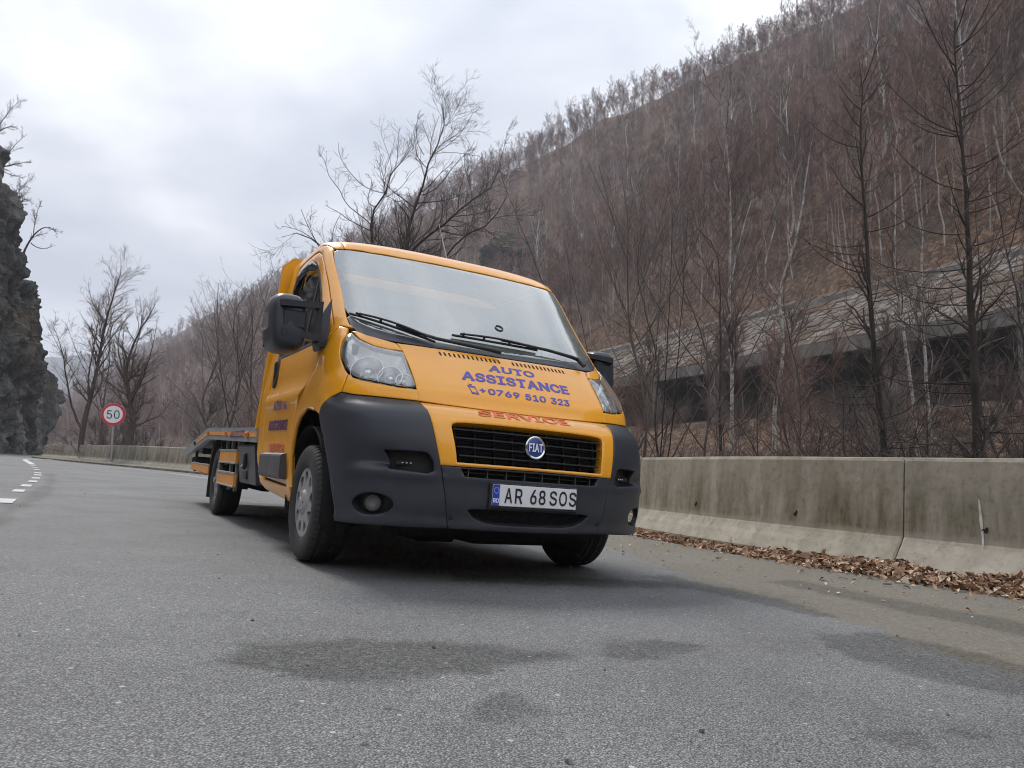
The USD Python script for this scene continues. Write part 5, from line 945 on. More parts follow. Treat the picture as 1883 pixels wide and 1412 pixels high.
# --- front wing, door, body side and roof
ARCH = [(-.262, .41), (-.305, .50), (-.318, .60), (-.300, .70), (-.255, .79), (-.18, .850), (-.08, .885), (.05, .895), (.17, .880), (.27, .845)]
WING = [(.228, -.905, 1.325), (.240, -.928, 1.286), (.272, -.939, 1.24), (.312, -.950, 1.194), (.346, -.952, 1.163), (.388, -.949, 1.130), (.424, -.945, 1.099), (.460, -.936, 1.073), (.478, -.962, 1.02), (.481, -.982, .969), (.403, -1.016, .939), (.30, -1.022, .885), (.273, -1.025, .848)]
wing_side = [(p[0], p[2]) for p in WING] + ARCH[::-1][1:-3] + [(-.330, .60), (-.345, .72), (-.30, .86), (-.20, .97), (-.05, 1.05), (.06, 1.12), (.10, 1.2), (.115, 1.30), (.13, 1.39), (.185, 1.375)]
wl = np.array(wing_side)
w3 = to3('side', wl, -1); w3[:len(WING)] = np.array(WING)
both('front_wing', panel('cyl', dom_of('cyl', w3), 0.025, skirt=0.02, lip=0.004), 'paint', 50)
DOOR = [(-1.20, 2.00), (-1.0, 2.022), (-.75, 2.024), (-.63, 2.012), (-.53, 1.975), (-.40, 1.878), (-.25, 1.735), (-.12, 1.60), (.0, 1.475), (.075, 1.395), (.105, 1.33), (.095, 1.2), (.053, 1.127), (-.058, 1.058), (-.208, .978), (-.308, .866), (-.354, .722), (-.340, .59), (-.36, .42), (-1.12, .45), (-1.20, .52), (-1.235, .75), (-1.245, 1.2), (-1.24, 1.7)]
WIN = [(-1.19, 1.35), (-1.205, 1.62), (-1.20, 1.86), (-1.16, 1.945), (-1.05, 1.972), (-.85, 1.974), (-.72, 1.962), (-.60, 1.925), (-.43, 1.815), (-.27, 1.66), (-.16, 1.53), (-.06, 1.40), (-.02, 1.33), (-.05, 1.305), (-.6, 1.30), (-1.15, 1.305)]
crease = lambda uv, P: 0.016 * np.exp(-((uv[:, 1] - 0.98) / 0.045) ** 2) * sstep(-uv[:, 0], -.3, .2) - 0.012 * sstep(-uv[:, 1], -.62, -.48) - 0.010 * np.exp(-((uv[:, 1] - 1.10) / 0.07) ** 2)
d1, d2 = both('door', panel('side', DOOR, 0.03, holes=[WIN], skirt=0.018, hskirt=0.03, lip=0.004, bulge=crease), 'paint', 50)
win = np.array(sg.Polygon(WIN).buffer(0.004).exterior.coords)[:-1]
for d_, mm in ((d1, lambda m: m), (d2, mir)):
    P_('side_window', mm(panel('side', win, 0.04, off=-0.018, skirt=0.003)), 'sideglass', 60, d_)
    P_('door_trim', mm(panel('side', DOOR, 0.04, off=-0.035, skirt=.002, holes=[win])), 'seat', 60, d_)
    P_('window_seal', mm(panel('side', np.array(sg.Polygon(WIN).buffer(0.010).exterior.coords)[:-1], 0.03, off=0.001, skirt=0.02, holes=[np.array(sg.Polygon(WIN).buffer(-0.016).exterior.coords)[:-1]], hskirt=0.02, lip=0.002)), 'black', 60, d_)
    q = [(-.395, 1.31), (-.40, 1.83), (-.375, 1.81), (-.365, 1.31)]
    P_('window_divider', mm(panel('side', [(-.50, 1.31), (-.505, 1.90), (-.475, 1.88), (-.465, 1.31)], 0.03, off=-0.012, skirt=0.01)), 'black', 60, d_)
    vis = [(-1.17, 1.80), (-1.165, 1.95), (-1.05, 1.978), (-.85, 1.980), (-.72, 1.968), (-.55, 1.90), (-.56, 1.86), (-.75, 1.90), (-.95, 1.90), (-1.08, 1.87)]
    P_('wind_deflector', mm(panel('side', vis, 0.03, off=0.014, skirt=0.003)), 'smoke', 60, d_)
    hd = sg.Point(0, 0).buffer(1, 24); hc = np.array(hd.exterior.coords)[:-1] * [0.070, 0.112] + [-1.10, 1.20]
    P_('handle_recess', mm(panel('side', hc, 0.02, off=0.004, skirt=0.01)), 'black', 60, d_)
    y_ = float(to3('side', np.array([(-1.115, 1.2)]))[0, 1])
    P_('door_handle', mm(hull([(-1.115 + dx, y_ - dy, z) for dx in (-.016, .016) for dy, z in ((.002, 1.11), (.016, 1.13), (.016, 1.27), (.002, 1.29))])), 'black', 30, d_)
    for a, b in ((-1.10, -.80), (-.795, -.42)):
        P_('rubbing_strip', mm(hull([(x, y, z) for x in (a, b) for y, z in ((-1.012, .455), (-1.012, .628), (-1.055, .612), (-1.06, .60), (-1.06, .48), (-1.05, .462))])), 'tank', 20, d_)
body = [(-.412, 1.997), (-.399, 1.974), (-.33, 1.905), (-.20, 1.772), (-.123, 1.693), (.015, 1.55), (.11, 1.452), (.165, 1.404), (.205, 1.380), (.178, 1.383), (.13, 1.395), (.116, 1.36), (.112, 1.33), (.082, 1.399), (.006, 1.481), (-.115, 1.606), (-.245, 1.742), (-.397, 1.885), (-.53, 1.983), (-.63, 2.020), (-.75, 2.032), (-1.0, 2.030), (-1.207, 2.008), (-1.248, 1.7), (-1.253, 1.2), (-1.243, .75), (-1.208, .515), (-1.12, .44), (-1.12, .41), (-1.25, .44), (-1.42, .62), (-1.42, 1.2), (-1.44, 1.7), (-1.42, 2.058), (-1.0, 2.062), (-.75, 2.060), (-.60, 2.052), (-.50, 2.036)]
both('body_side', panel('side', body, 0.022, skirt=0.015, lip=0.003), 'paint', 50)
sill = [(-.36, .412), (-1.12, .44), (-1.25, .43), (-1.17, .40), (-1.06, .365), (-.335, .315), (-.29, .33), (-.262, .405), (-.305, .50), (-.326, .60), (-.335, .56)]
both('sill', panel('side', sill, 0.025, skirt=0.03, bulge=lambda uv, P: -0.03 * sstep(-uv[:, 1], -.42, -.31)), 'paint', 50)
wt = to3('front', np.array([(-y, z + 0.006) for y, z in WS_H[:6]]), -1)[:, :2]
bt3 = to3('side', np.array([(-.44, 2.010), (-.50, 2.040), (-.60, 2.056), (-.75, 2.064), (-1.0, 2.066), (-1.42, 2.062)]))[:, :2]
half = np.vstack([wt, bt3]); roof = np.vstack([half, (half * [1, -1])[::-1][:-1]])
RC = 0.80
rp = sg.Polygon(roof)
cen = rp.intersection(sg.box(-2, -RC, 2, RC)); railp = rp.intersection(sg.box(-2, -2, 2, -RC - 0.004))
P_('roof', panel('top', np.array(cen.exterior.coords)[:-1], 0.03, skirt=0.01), 'paint', 60)
both('roof_rail', panel('top', np.array(railp.exterior.coords)[:-1], 0.02, skirt=0.01), 'paint', 60)
# --- bumper
BC = [(.748, -.609, .941), (.841, -.597, .892), (.876, -.591, .852), (.915, -.568, .73), (.937, -.551, .654), (.943, -.541, .607), (.948, -.512, .481), (.943, -.492, .388), (.915, -.466, .29), (.875, -.63, .286), (.80, -.79, .283), (.70, -.91, .281), (.610, -.975, .283), (.598, -.985, .36), (.572, -1.006, .467), (.53, -1.014, .55), (.485, -1.019, .627), (.42, -1.022, .715), (.34, -1.024, .785), (.288, -1.025, .842), (.31, -1.024, .88), (.403, -1.013, .933), (.481, -.979, .963), (.55, -.93, .952), (.633, -.85, .9475), (.706, -.72, .943)]
bc = dom_of('cyl', BC)
REC = dom_of('cyl', [(.800, -.798, .664), (.893, -.615, .668), (.903, -.59, .655), (.912, -.570, .62), (.914, -.564, .575), (.905, -.592, .561), (.82, -.773, .572), (.818, -.776, .61)])
FOG = to3('front', np.array([(-.838 + .078 * math.cos(a) * (1.25 if math.cos(a) > 0 else 1), .386 + .058 * math.sin(a)) for a in np.linspace(0, 2 * np.pi, 28)[:-1]]))
FOGc = dom_of('cyl', FOG)
swale = lambda uv, P: -0.034 * sstep(P[:, 2], .578, .592) * (1 - sstep(P[:, 2], .60, .70)) * (1 - sstep(np.abs(P[:, 1]), .80, .97)) * sstep(np.abs(P[:, 1]), .72, .80) * (1 - sstep(np.abs(P[:, 1]), .95, 1.0)) + 0.012 * sstep(-P[:, 2], -.345, -.30) + 0.010 * np.exp(-((P[:, 2] - .545) / .02) ** 2) * sstep(np.abs(P[:, 1]), .5, .62) * (1 - sstep(np.abs(P[:, 1]), .93, .98))
cor = panel('cyl', bc, 0.02, skirt=0.03, holes=[REC, FOGc], hskirt=0.07, lip=0.004, bulge=swale)
bcs = both('bumper_corner', cor, 'charcoal', 45)
def backing(dom, ring, off, m, name, par, side=-1): return panel(dom, np.array(sg.Polygon(ring).buffer(0.012).exterior.coords)[:-1], 0.03, off=off, skirt=0.003)
for b_, mm in zip(bcs, ((lambda m: m), mir)):
    P_('intake_pocket', mm(backing('cyl', REC, -0.066, 'black', '', None)), 'black', 60, b_)
    P_('fog_lamp_pocket', mm(backing('cyl', FOGc, -0.062, 'black', '', None)), 'black', 60, b_)
    c = to3('front', np.array([(-.838, .386)]))[0]; n_ = grad(c[None])[0]; ax_ = n_ * 0.55 + np.array([.9, -.25, 0]) * 0.45; ax_ /= np.linalg.norm(ax_)
    ring, bw = lamp_ring(c - n_ * 0.030, ax_, .043, .03, .005)
    fg = P_('fog_lamp', mm(bw), 'fogbowl', 60, b_); P_('fog_lamp_rim', mm(ring), 'black', 60, b_)
    a_ = np.cross(ax_, [0, 0, 1]); a_ /= np.linalg.norm(a_); c_ = np.cross(a_, ax_); V = [c - n_ * .030 + ax_ * .012] + [c - n_ * .030 + .041 * (math.cos(t) * a_ + math.sin(t) * c_) for t in np.arange(24) / 24 * 2 * np.pi]
    P_('fog_lamp_lens', mm(trimesh.Trimesh(np.array(V), [[0, 1 + k, 1 + (k + 1) % 24] for k in range(24)], process=False)), 'foglens', True, b_)
    for k in range(4):                                        # small led cluster in the pocket
        q = to3('front', np.array([(-.745 + .021 * k, .606)]))[0]; nq = grad(q[None])[0]; s = trimesh.creation.icosphere(1, .0075); s.apply_translation(q - nq * .055); P_('led', mm(s), 'reflector', True, b_)
    q = to3('front', np.array([(-.712, .606)]))[0]; nq = grad(q[None])[0]
    P_('led_bar', mm(box(q - nq * .068, (.02, .11, .028), .004)), 'black', 30, b_)
BCEN = [(0, .609), (.45, .604), (.532, .603), (.505, .481), (.487, .388), (.460, .29), (.25, .286), (0, .285)]
G2 = [(0, .600), (.43, .597), (.405, .558), (.25, .556), (0, .556)]
LG = [(0, .394), (.34, .392), (.375, .385), (.335, .347), (.28, .327), (.2, .318), (0, .316)]
bcen = P_('bumper_centre', panel('front', symfront(BCEN), 0.022, skirt=0.03, holes=[symfront(G2), symfront(LG)], hskirt=0.06, lip=0.004, bulge=lambda uv, P: 0.012 * sstep(-P[:, 2], -.345, -.30) + 0.008 * np.exp(-((P[:, 2] - .545) / .012) ** 2)), 'charcoal', 45)
P_('intake_backing', backing('front', symfront(G2), -0.062, '', '', None), 'dark', 60, bcen); P_('lower_intake_backing', backing('front', symfront(LG), -0.055, '', '', None), 'dark', 60, bcen)
def fbar(y0, y1, z, r, off, n=16):
    y = np.linspace(y0, y1, n); P = to3('front', np.c_[y, np.broadcast_to(z, n)]); N = grad(P); N[:, 2] = 0; return tube(P + N * off, r, 6)
for y in (-.38, -.275, -.165, -.055, .055, .165, .275, .38):
    P = to3('front', np.array([(y, .600), (y, .556)])); P_('intake_rib', hull(np.vstack([P + [-.02, -.003, 0], P + [-.02, .003, 0], P + [-.055, -.003, 0], P + [-.055, .003, 0]])), 'tank', False, bcen)
P_('intake_blade', fbar(-.41, .41, .579, .004, -.035), 'black', 60, bcen)
mb = []
for k in range(-18, 19):
    for sgn in (-1, 1):
        y = np.array([k * .02 - sgn * .03, k * .02 + sgn * .03]); P = to3('front', np.c_[np.clip(y, -.36, .36), [.322, .39]]); mb.append(tube(P + [-.03, 0, 0], .0025, 4))
P_('lower_mesh', cat_(mb), 'black', False, bcen)
for y in (-.455, .455):
    q = to3('front', np.array([(y, .34)]))[0]; c = trimesh.creation.cylinder(.013, .006, sections=16); c.apply_transform(trimesh.geometry.align_vectors([0, 0, 1], grad(q[None])[0])); c.apply_translation(q); P_('tow_eye_cap', c, 'black', 30, bcen)
# --- radiator grille
P_('grille_backing', backing('front', symfront(GR_H), -0.085, '', '', None), 'dark', 60)
zb = [.802, .757, .711, .666]
for k, z in enumerate(zb):
    w_ = .47 - .01 * k
    for y0, y1 in (((-w_, -.068), (.068, w_)) if k in (1, 2) else ((-w_, w_),)):
        y = np.linspace(y0, y1, 14); P = to3('front', np.c_[y, np.full(14, z)]); prof = np.array([(-.012, .003), (-.010, .0036), (-.010, -.0036), (-.05, -.006), (-.05, .003)])
        V = np.concatenate([P + [d, 0, e] for d, e in prof]); i = np.arange(13); F = []
        for a in range(5): b = (a + 1) % 5; F += np.c_[a * 14 + i, a * 14 + i + 1, b * 14 + i + 1].tolist() + np.c_[a * 14 + i, b * 14 + i + 1, b * 14 + i].tolist()
        m_ = trimesh.Trimesh(V, F, process=False); m_.fix_normals(); P_('grille_bar', m_, 'charcoal', 25)
gm = []
for y in np.arange(-.44, .45, .11): P = to3('front', np.array([(y, .838), (y, .632)])); gm.append(hull(np.vstack([P + [-.055, -.004, 0], P + [-.055, .004, 0], P + [-.08, -.004, 0], P + [-.08, .004, 0]])))
for z in np.arange(.645, .84, .0225): gm.append(fbar(-.45, .45, z, .003, -.066))
P_('grille_mesh', cat_(gm), 'steel', False)
lc = np.array([.975, -.010, .738]); ln = np.array([.985, 0, .10]); ln /= np.linalg.norm(ln)
def badge(prof, y=0): m = revolve_y(prof, 48); m.apply_transform(trimesh.geometry.align_vectors([0, 1, 0], ln)); m.apply_translation(lc); return m
em = P_('badge', badge([(0, .006), (.049, .006), (.052, .009), (.058, .011), (.063, .006), (.064, -.02), (0, -.02)]), 'chrome', 40)
P_('badge_enamel', badge([(0, .0095), (.03, .009), (.0485, .0075), (.0485, .004), (0, .004)]), 'blueenamel', 60, em)
def front_text(txt, corners, m, name, bold=True, lift=0.0016, dom='front', par=None, shear=True, mesh=None):
    """lettering laid on the body; corners = bottom-left, bottom-right, top-left, top-right in the domain."""
    t = mesh if mesh is not None else meshkit.text_mesh(txt, 1.0, 0.01, bold); b = t.bounds; v = t.vertices; u = (v[:, 0] - b[0, 0]) / (b[1, 0] - b[0, 0]); w = (v[:, 1] - b[0, 1]) / (b[1, 1] - b[0, 1])
    bl, br, tl, tr = map(np.array, corners); uv = (bl * (1 - u)[:, None] + br * u[:, None]) * (1 - w)[:, None] + (tl * (1 - u)[:, None] + tr * u[:, None]) * w[:, None]
    P = to3(dom, uv); N = grad(P); Q = P + N * np.where(v[:, 2] > .005, lift, lift - .0012)[:, None]
    return P_(name, trimesh.Trimesh(Q, t.faces, process=False), m, False, par)
ft = vertical(meshkit.text_mesh('FIAT', .030, .003, True)); b = ft.bounds; ft.apply_translation(-(b[0] + b[1]) / 2); ft.apply_scale([.086 / (b[1, 0] - b[0, 0]), 1, .046 / (b[1, 2] - b[0, 2])])
v = ft.vertices.copy(); ft.vertices = np.c_[-v[:, 1], v[:, 0], v[:, 2]]; ft.apply_transform(trimesh.geometry.align_vectors([1, 0, 0], ln)); ft.apply_translation(lc + ln * .0105); P_('badge_letters', ft, 'badge', False, em)
def fat(m, g):
    """lettering made bolder by g in its own plane."""
    v, f = m.vertices, m.faces; up = (v[f][:, :, 2] > v[:, 2].max() - 1e-6).all(1); u = unary_union([sg.Polygon(v[t][:, :2]).buffer(1e-4) for t in f[up]]).buffer(g, join_style='mitre').simplify(.004)
    return cat_([trimesh.creation.extrude_polygon(p, .01, engine='earcut') for p in (u.geoms if hasattr(u, 'geoms') else [u])])
# --- lettering on the bonnet: heavy slab letters
def slab(txt):
    """bold capitals with slab feet added."""
    ms, x = [], 0.0
    for ch in txt:
        m = fat(meshkit.text_mesh(ch, 1.0, .01, True), .028); b = m.bounds; w = (b[1, 0] - b[0, 0]); sc = 1.22 if ch not in 'I' else 1.0; m.apply_translation([-b[0, 0], -b[0, 1], 0]); m.apply_scale([sc * (1 if ch not in 'I' else 1.15), 1 / (b[1, 1] - b[0, 1]), 1]); w = m.bounds[1, 0]
        parts = [m]; e = .07; s_h = .15
        feet = {'A': [(0, .36), (w - .36, w)], 'I': [], 'N': [(-.04, .32)], 'T': [], 'R': [(-.05, .36)], 'E': [(-.05, .2)], 'U': []}
        tops = {'U': [(-.06, .30), (w - .30, w + .06)], 'N': [(-.05, .28), (w - .30, w + .06)], 'R': [(-.05, .2)], 'E': [(-.05, .2)], 'V': [(-.05, .32), (w - .32, w + .05)]}
        x0, x1 = 0, w
        if ch == 'I': feet['I'] = [(-.10, w + .10)]; tops['I'] = [(-.10, w + .10)]
        if ch == 'T': feet['T'] = [(w / 2 - .27, w / 2 + .27)]
        for a, c in feet.get(ch, []): parts.append(box(((a + c) / 2, s_h / 2, .005), (c - a, s_h, .0098)))
        for a, c in tops.get(ch, []): parts.append(box(((a + c) / 2, 1 - s_h / 2, .005), (c - a, s_h, .0098)))
        q = cat_(parts); lo = q.bounds[0, 0]; q.apply_translation([x - lo, 0, 0]); x += q.bounds[1, 0] - q.bounds[0, 0] + .07; ms.append(q); x = q.bounds[1, 0] + .07
    return cat_(ms)
front_text('AUTO', [(-.150, 1.172), (.165, 1.172), (-.130, 1.216), (.165, 1.212)], 'textblue', 'lettering_auto', mesh=slab('AUTO'))
front_text('ASSISTANCE', [(-.345, 1.094), (.372, 1.090), (-.330, 1.150), (.378, 1.146)], 'textblue', 'lettering_assistance', mesh=slab('ASSISTANCE'))
for txt, f0, f1 in (('0769', 0.0, .367), ('510', .436, .688), ('323', .7525, 1.0)):
    g_ = lambda f, p, q: (p[0] + (q[0] - p[0]) * f, p[1] + (q[1] - p[1]) * f)
    front_text(txt, [g_(f0, (-.213, 1.021), (.330, 1.010)), g_(f1, (-.213, 1.021), (.330, 1.010)), g_(f0, (-.206, 1.057), (.338, 1.050)), g_(f1, (-.206, 1.057), (.338, 1.050))], 'textblue', 'lettering_phone_number', mesh=fat(meshkit.text_mesh(txt, 1.0, .01, True), .012))
front_text('+', [(-.262, 1.028), (-.226, 1.027), (-.258, 1.053), (-.222, 1.052)], 'textblue', 'lettering_plus_sign', mesh=fat(meshkit.text_mesh('+', 1.0, .01, True), .012))
front_text('SERVICE', [(-.325, .884), (.262, .886), (-.305, .921), (.245, .920)], 'textred', 'lettering_service', mesh=fat(meshkit.text_mesh('SERVICE', 1.0, .01, True), .012))
ph = sg.box(0, 0, .5, 1).buffer(.06); ph = ph.difference(sg.box(.03, .16, .47, .86)).difference(sg.Point(.25, .06).buffer(.05)).union(sg.box(.17, 1.14, .33, 1.18)).union(sg.box(.08, 1.24, .42, 1.285))
phm = cat_([trimesh.creation.extrude_polygon(g, .01, engine='earcut') for g in ph.geoms])
front_text('', [(-.312, 1.014), (-.268, 1.012), (-.330, 1.072), (-.286, 1.070)], 'textblue', 'phone_pictogram', mesh=phm)
# --- side lettering
for s_ in (1,):
    front_text('AUTO', [(-.86, .910), (-.63, .905), (-.865, .975), (-.63, .970)], 'textdark', 'door_lettering', dom='side', par=d1, mesh=slab('AUTO'), lift=.022)
    front_text('24h', [(-.57, .905), (-.45, .902), (-.57, .962), (-.45, .957)], 'textdark', 'door_lettering', dom='side', par=d1, lift=.022)
    front_text('ASSISTANCE', [(-1.05, .780), (-.47, .772), (-1.07, .848), (-.47, .840)], 'textdark', 'door_lettering', dom='side', par=d1, mesh=slab('ASSISTANCE'), lift=.004)
    front_text('SERVICE', [(-.97, .632), (-.50, .632), (-.985, .690), (-.50, .684)], 'textred2', 'door_lettering', dom='side', par=d1, mesh=slab('SERVICE'), lift=.004)
# --- number plate
pl_ = np.array([.998, 0, .474])
pp = P_('plate_holder', box(pl_ + [-.012, 0, -.004], (.018, .545, .137), .005), 'black', 30)
npt = P_('number_plate', box(pl_, (.008, .520, .112), .003), 'plate', 30)
P_('plate_blue_band', box(pl_ + [.0005, -.2385, 0], (.009, .041, .1105), .002), 'plateblue', 30, npt)
def plate_text(txt, y, z, h, w, m, bold=False):
    t = fat(meshkit.text_mesh(txt, 1.0, .01, bold), .018); t.apply_scale([h, h, .15]); b = t.bounds; t.apply_translation(-(b[0] + b[1]) / 2); t.apply_scale([w / (b[1, 0] - b[0, 0]), h / (b[1, 1] - b[0, 1]), 1]); v = t.vertices.copy(); t.vertices = np.c_[v[:, 2] + pl_[0] + .0052, v[:, 0] + y, v[:, 1] + z]; P_('plate_characters', t, m, False, npt)
z_ = pl_[2] + .001
for ch, y, w in (('A', -.166, .044), ('R', -.104, .045), ('6', -.014, .040), ('8', .040, .042), ('S', .110, .047), ('O', .172, .050), ('S', .235, .047)): plate_text(ch, y, z_, .078, w, 'letter', False)
plate_text('RO', -.2385, pl_[2] - .028, .024, .034, 'white', True)
st_ = []
for k in range(12):
    s = trimesh.creation.cylinder(.0024, .002, sections=5); s.apply_transform(trimesh.transformations.rotation_matrix(np.pi / 2, [0, 1, 0])); s.apply_translation(pl_ + [.0055, -.2385 + .0145 * math.sin(k * np.pi / 6), .024 + .0145 * math.cos(k * np.pi / 6)]); st_.append(s)
P_('plate_stars', cat_(st_), 'star', False, npt)
# --- wipers
def wiper(tip, end, arm, name):
    def onsurf(a, off): P = to3('front', np.array(a, float)); return P + grad(P) * off
    w = P_(name, tube(onsurf(arm, .030), np.linspace(.007, .015, len(arm)), 8), 'black', 40)
    bl = onsurf([(tip[0] + (end[0] - tip[0]) * t, tip[1] + (end[1] - tip[1]) * t) for t in np.linspace(0, 1, 12)], .012); P_('wiper_blade', tube(bl, .008, 6), 'black', 40, w)
    br = onsurf([(tip[0] + (end[0] - tip[0]) * t, tip[1] + (end[1] - tip[1]) * t) for t in np.linspace(.08, .92, 12)], .03); br[:, :] += grad(br) * (.012 * np.sin(np.linspace(0, np.pi, 12)))[:, None]; P_('wiper_bridge', tube(br, .007, 6), 'black', 40, w)
    for t in (.12, .35, .65, .88):
        a = onsurf([(tip[0] + (end[0] - tip[0]) * t, tip[1] + (end[1] - tip[1]) * t)], .010)[0]; b = onsurf([(tip[0] + (end[0] - tip[0]) * t, tip[1] + (end[1] - tip[1]) * t + .004)], .038)[0]; P_('wiper_clip', tube([a, b], .008, 5), 'black', 40, w)
wiper((-.855, 1.466), (-.43, 1.314), [(-.63, 1.386), (-.52, 1.347), (-.42, 1.320), (-.25, 1.306), (-.09, 1.297), (-.03, 1.290)], 'wiper')
wiper((-.300, 1.384), (.285, 1.374), [(.02, 1.384), (.18, 1.380), (.36, 1.370), (.54, 1.354), (.595, 1.344), (.615, 1.300)], 'wiper')
# --- mirrors
def mirror():
    sec = []
    for x, k in ((.20, .70), (.185, .86), (.15, .96), (.08, 1.0), (-.02, 1.0), (-.07, .97)):
        ring = []
        for t in np.arange(36) / 36 * 2 * np.pi:
            c, s = math.cos(t), math.sin(t); n_ = 3.6; r = (abs(c) ** n_ + abs(s) ** n_) ** (-1 / n_); ring.append((x - .02 * s, -1.217 + .102 * k * r * c + (-.006 * s), 1.362 + .172 * k * r * s))
        sec.append(ring)
    V = np.array(sec).reshape(-1, 3); F = []; n = 36
    for i in range(5):
        for j in range(n): a, b = i * n + j, i * n + (j + 1) % n; F += [[a, b, b + n], [a, b + n, a + n]]
    V = np.vstack([V, [.212, -1.217, 1.362], [-.06, -1.217, 1.362]]); F += [[len(V) - 2, (j + 1) % n, j] for j in range(n)] + [[len(V) - 1, 5 * n + j, 5 * n + (j + 1) % n] for j in range(n)]
    m = trimesh.Trimesh(V, F, process=False); m.fix_normals(); return m
mh = mirror()
def mir_in(m):
    m = mir(m); m.apply_translation([-.14, -.165, 0]); return m
for mm in (lambda m: m, mir_in):
    w = P_('door_mirror', mm(mh), 'charcoal', 50)
    P_('mirror_front_panel', mm(hull([(x, y, z) for x, i in ((.19, 0), (.212, .015)) for y in (-1.268 + i, -1.125 - i) for z in (1.315 + i, 1.43 - i)])), 'charcoal', 20, w)
    P_('mirror_arm', mm(hull([(.155, -1.29, 1.435), (.155, -1.29, 1.475), (.22, -1.27, 1.44), (.22, -1.27, 1.476), (.19, -1.05, 1.462), (.19, -1.05, 1.492), (.12, -1.05, 1.462), (.12, -1.05, 1.492)])), 'charcoal', 30, w)
    P_('mirror_arm', mm(hull([(.16, -1.275, 1.275), (.16, -1.275, 1.312), (.22, -1.26, 1.275), (.22, -1.26, 1.312), (.19, -1.04, 1.27), (.19, -1.04, 1.315), (.10, -1.04, 1.27), (.10, -1.04, 1.315)])), 'charcoal', 30, w)
    P_('mirror_hinge', mm(hull([(x, y, z) for x, y, z in ((.17, -1.06, 1.26), (.17, -1.06, 1.50), (.10, -1.06, 1.26), (.10, -1.06, 1.50), (.17, -1.03, 1.22), (.17, -1.03, 1.51), (.06, -1.03, 1.22), (.06, -1.03, 1.51))])), 'black', 30, w)
    P_('mirror_base', mm(hull([(.135, -.985, 1.25), (.155, -.98, 1.32), (.10, -.975, 1.45), (.06, -.955, 1.56), (-.05, -.965, 1.40), (-.02, -.985, 1.24), (.14, -1.045, 1.24), (.15, -1.045, 1.40), (.05, -1.04, 1.40), (.05, -1.04, 1.23)])), 'charcoal', 40, w)
    P_('mirror_glass', mm(box((-.075, -1.217, 1.37), (.004, .17, .28), .0)), 'chrome', False, w)
    P_('side_repeater', mm(hull([(.10, -1.318, 1.42), (.10, -1.318, 1.32), (.13, -1.300, 1.43), (.13, -1.300, 1.31), (.0, -1.335, 1.41), (.0, -1.335, 1.33), (-.03, -1.325, 1.42), (-.03, -1.325, 1.32)])), 'lens', 30, w)
# --- wheels
def tyre_mesh():
    R, hw = .341, .1075
    pr = [(.196, -.085), (.205, -.098), (.235, -.110), (.275, -.113), (.305, -.109), (.322, -.100), (.333, -.088), (R - .002, -.070), (R - .009, -.0545), (R - .009, -.0475), (R, -.044), (R, -.018), (R - .009, -.0145), (R - .009, -.0075), (R, -.004)]
    pr = pr + [(r, -y) for r, y in pr[::-1]]; n = 360; p = np.array(pr); k = len(p); th = np.arange(n) / n * 2 * np.pi
    rr = np.broadcast_to(p[:, 0], (n, k)).copy(); yy = np.broadcast_to(p[:, 1], (n, k)); sh = ((np.arange(n) % 6) < 1)[:, None] & (np.abs(p[:, 1]) > .055)[None] & (p[:, 0] > .315)[None]; rr[sh] -= .006
    sh2 = (((np.arange(n) + 3) % 6) < 1)[:, None] & (np.abs(p[:, 1]) < .046)[None] & (p[:, 0] > .339)[None]; rr[sh2] -= .004
    V = np.stack([rr * np.cos(th)[:, None], yy, rr * np.sin(th)[:, None]], -1).reshape(-1, 3); i = np.arange(n)[:, None] * k + np.arange(k - 1)[None]; j = (np.arange(n)[:, None] + 1) % n * k + np.arange(k - 1)[None]
    m = trimesh.Trimesh(V, np.concatenate([np.stack([i, j + 1, i + 1], -1).reshape(-1, 3), np.stack([i, j, j + 1], -1).reshape(-1, 3)]), process=False); return m
TY = tyre_mesh()
def cover_mesh(front):
    """wheel cover: dished disc with rounded openings near its rim, outer side towards -y."""
    import manifold3d as m3
    pr = [(0, -.118), (.040, -.118), (.062, -.112), (.075, -.098), (.12, -.094), (.165, -.092), (.186, -.097), (.200, -.094), (.204, -.078), (.17, -.072), (.0, -.075)]
    cs = m3.CrossSection([np.array([(r, -y) for r, y in pr])[::-1]]); sol = cs.revolve(72)             # about z, then turned
    for k in range(9):
        a = k * 2 * np.pi / 9 + .2; c = m3.Manifold.cylinder(.2, .021, .021, 20).translate([.150 * math.cos(a), .150 * math.sin(a), 0]).hull() if False else m3.Manifold.batch_hull([m3.Manifold.cylinder(.2, .022, .022, 18).translate([.158 * math.cos(a + d), .158 * math.sin(a + d), 0]) for d in (-.07, .07)] + [m3.Manifold.cylinder(.2, .012, .012, 14).translate([.125 * math.cos(a), .125 * math.sin(a), 0])]); sol = sol - c
    for k in range(5): a = k * 2 * np.pi / 5; sol = sol - m3.Manifold.cylinder(.05, .008, .008, 12).translate([.050 * math.cos(a), .050 * math.sin(a), .108])
    q = sol.to_mesh(); v = q.vert_properties[:, :3]; return trimesh.Trimesh(np.c_[v[:, 0], -v[:, 2], v[:, 1]], q.tri_verts[:, ::-1], process=False)
CV = cover_mesh(True)
BK = revolve_y([(0, -.055), (.196, -.058), (.203, -.085), (.206, -.088), (.206, .085), (.0, .05)], 48)
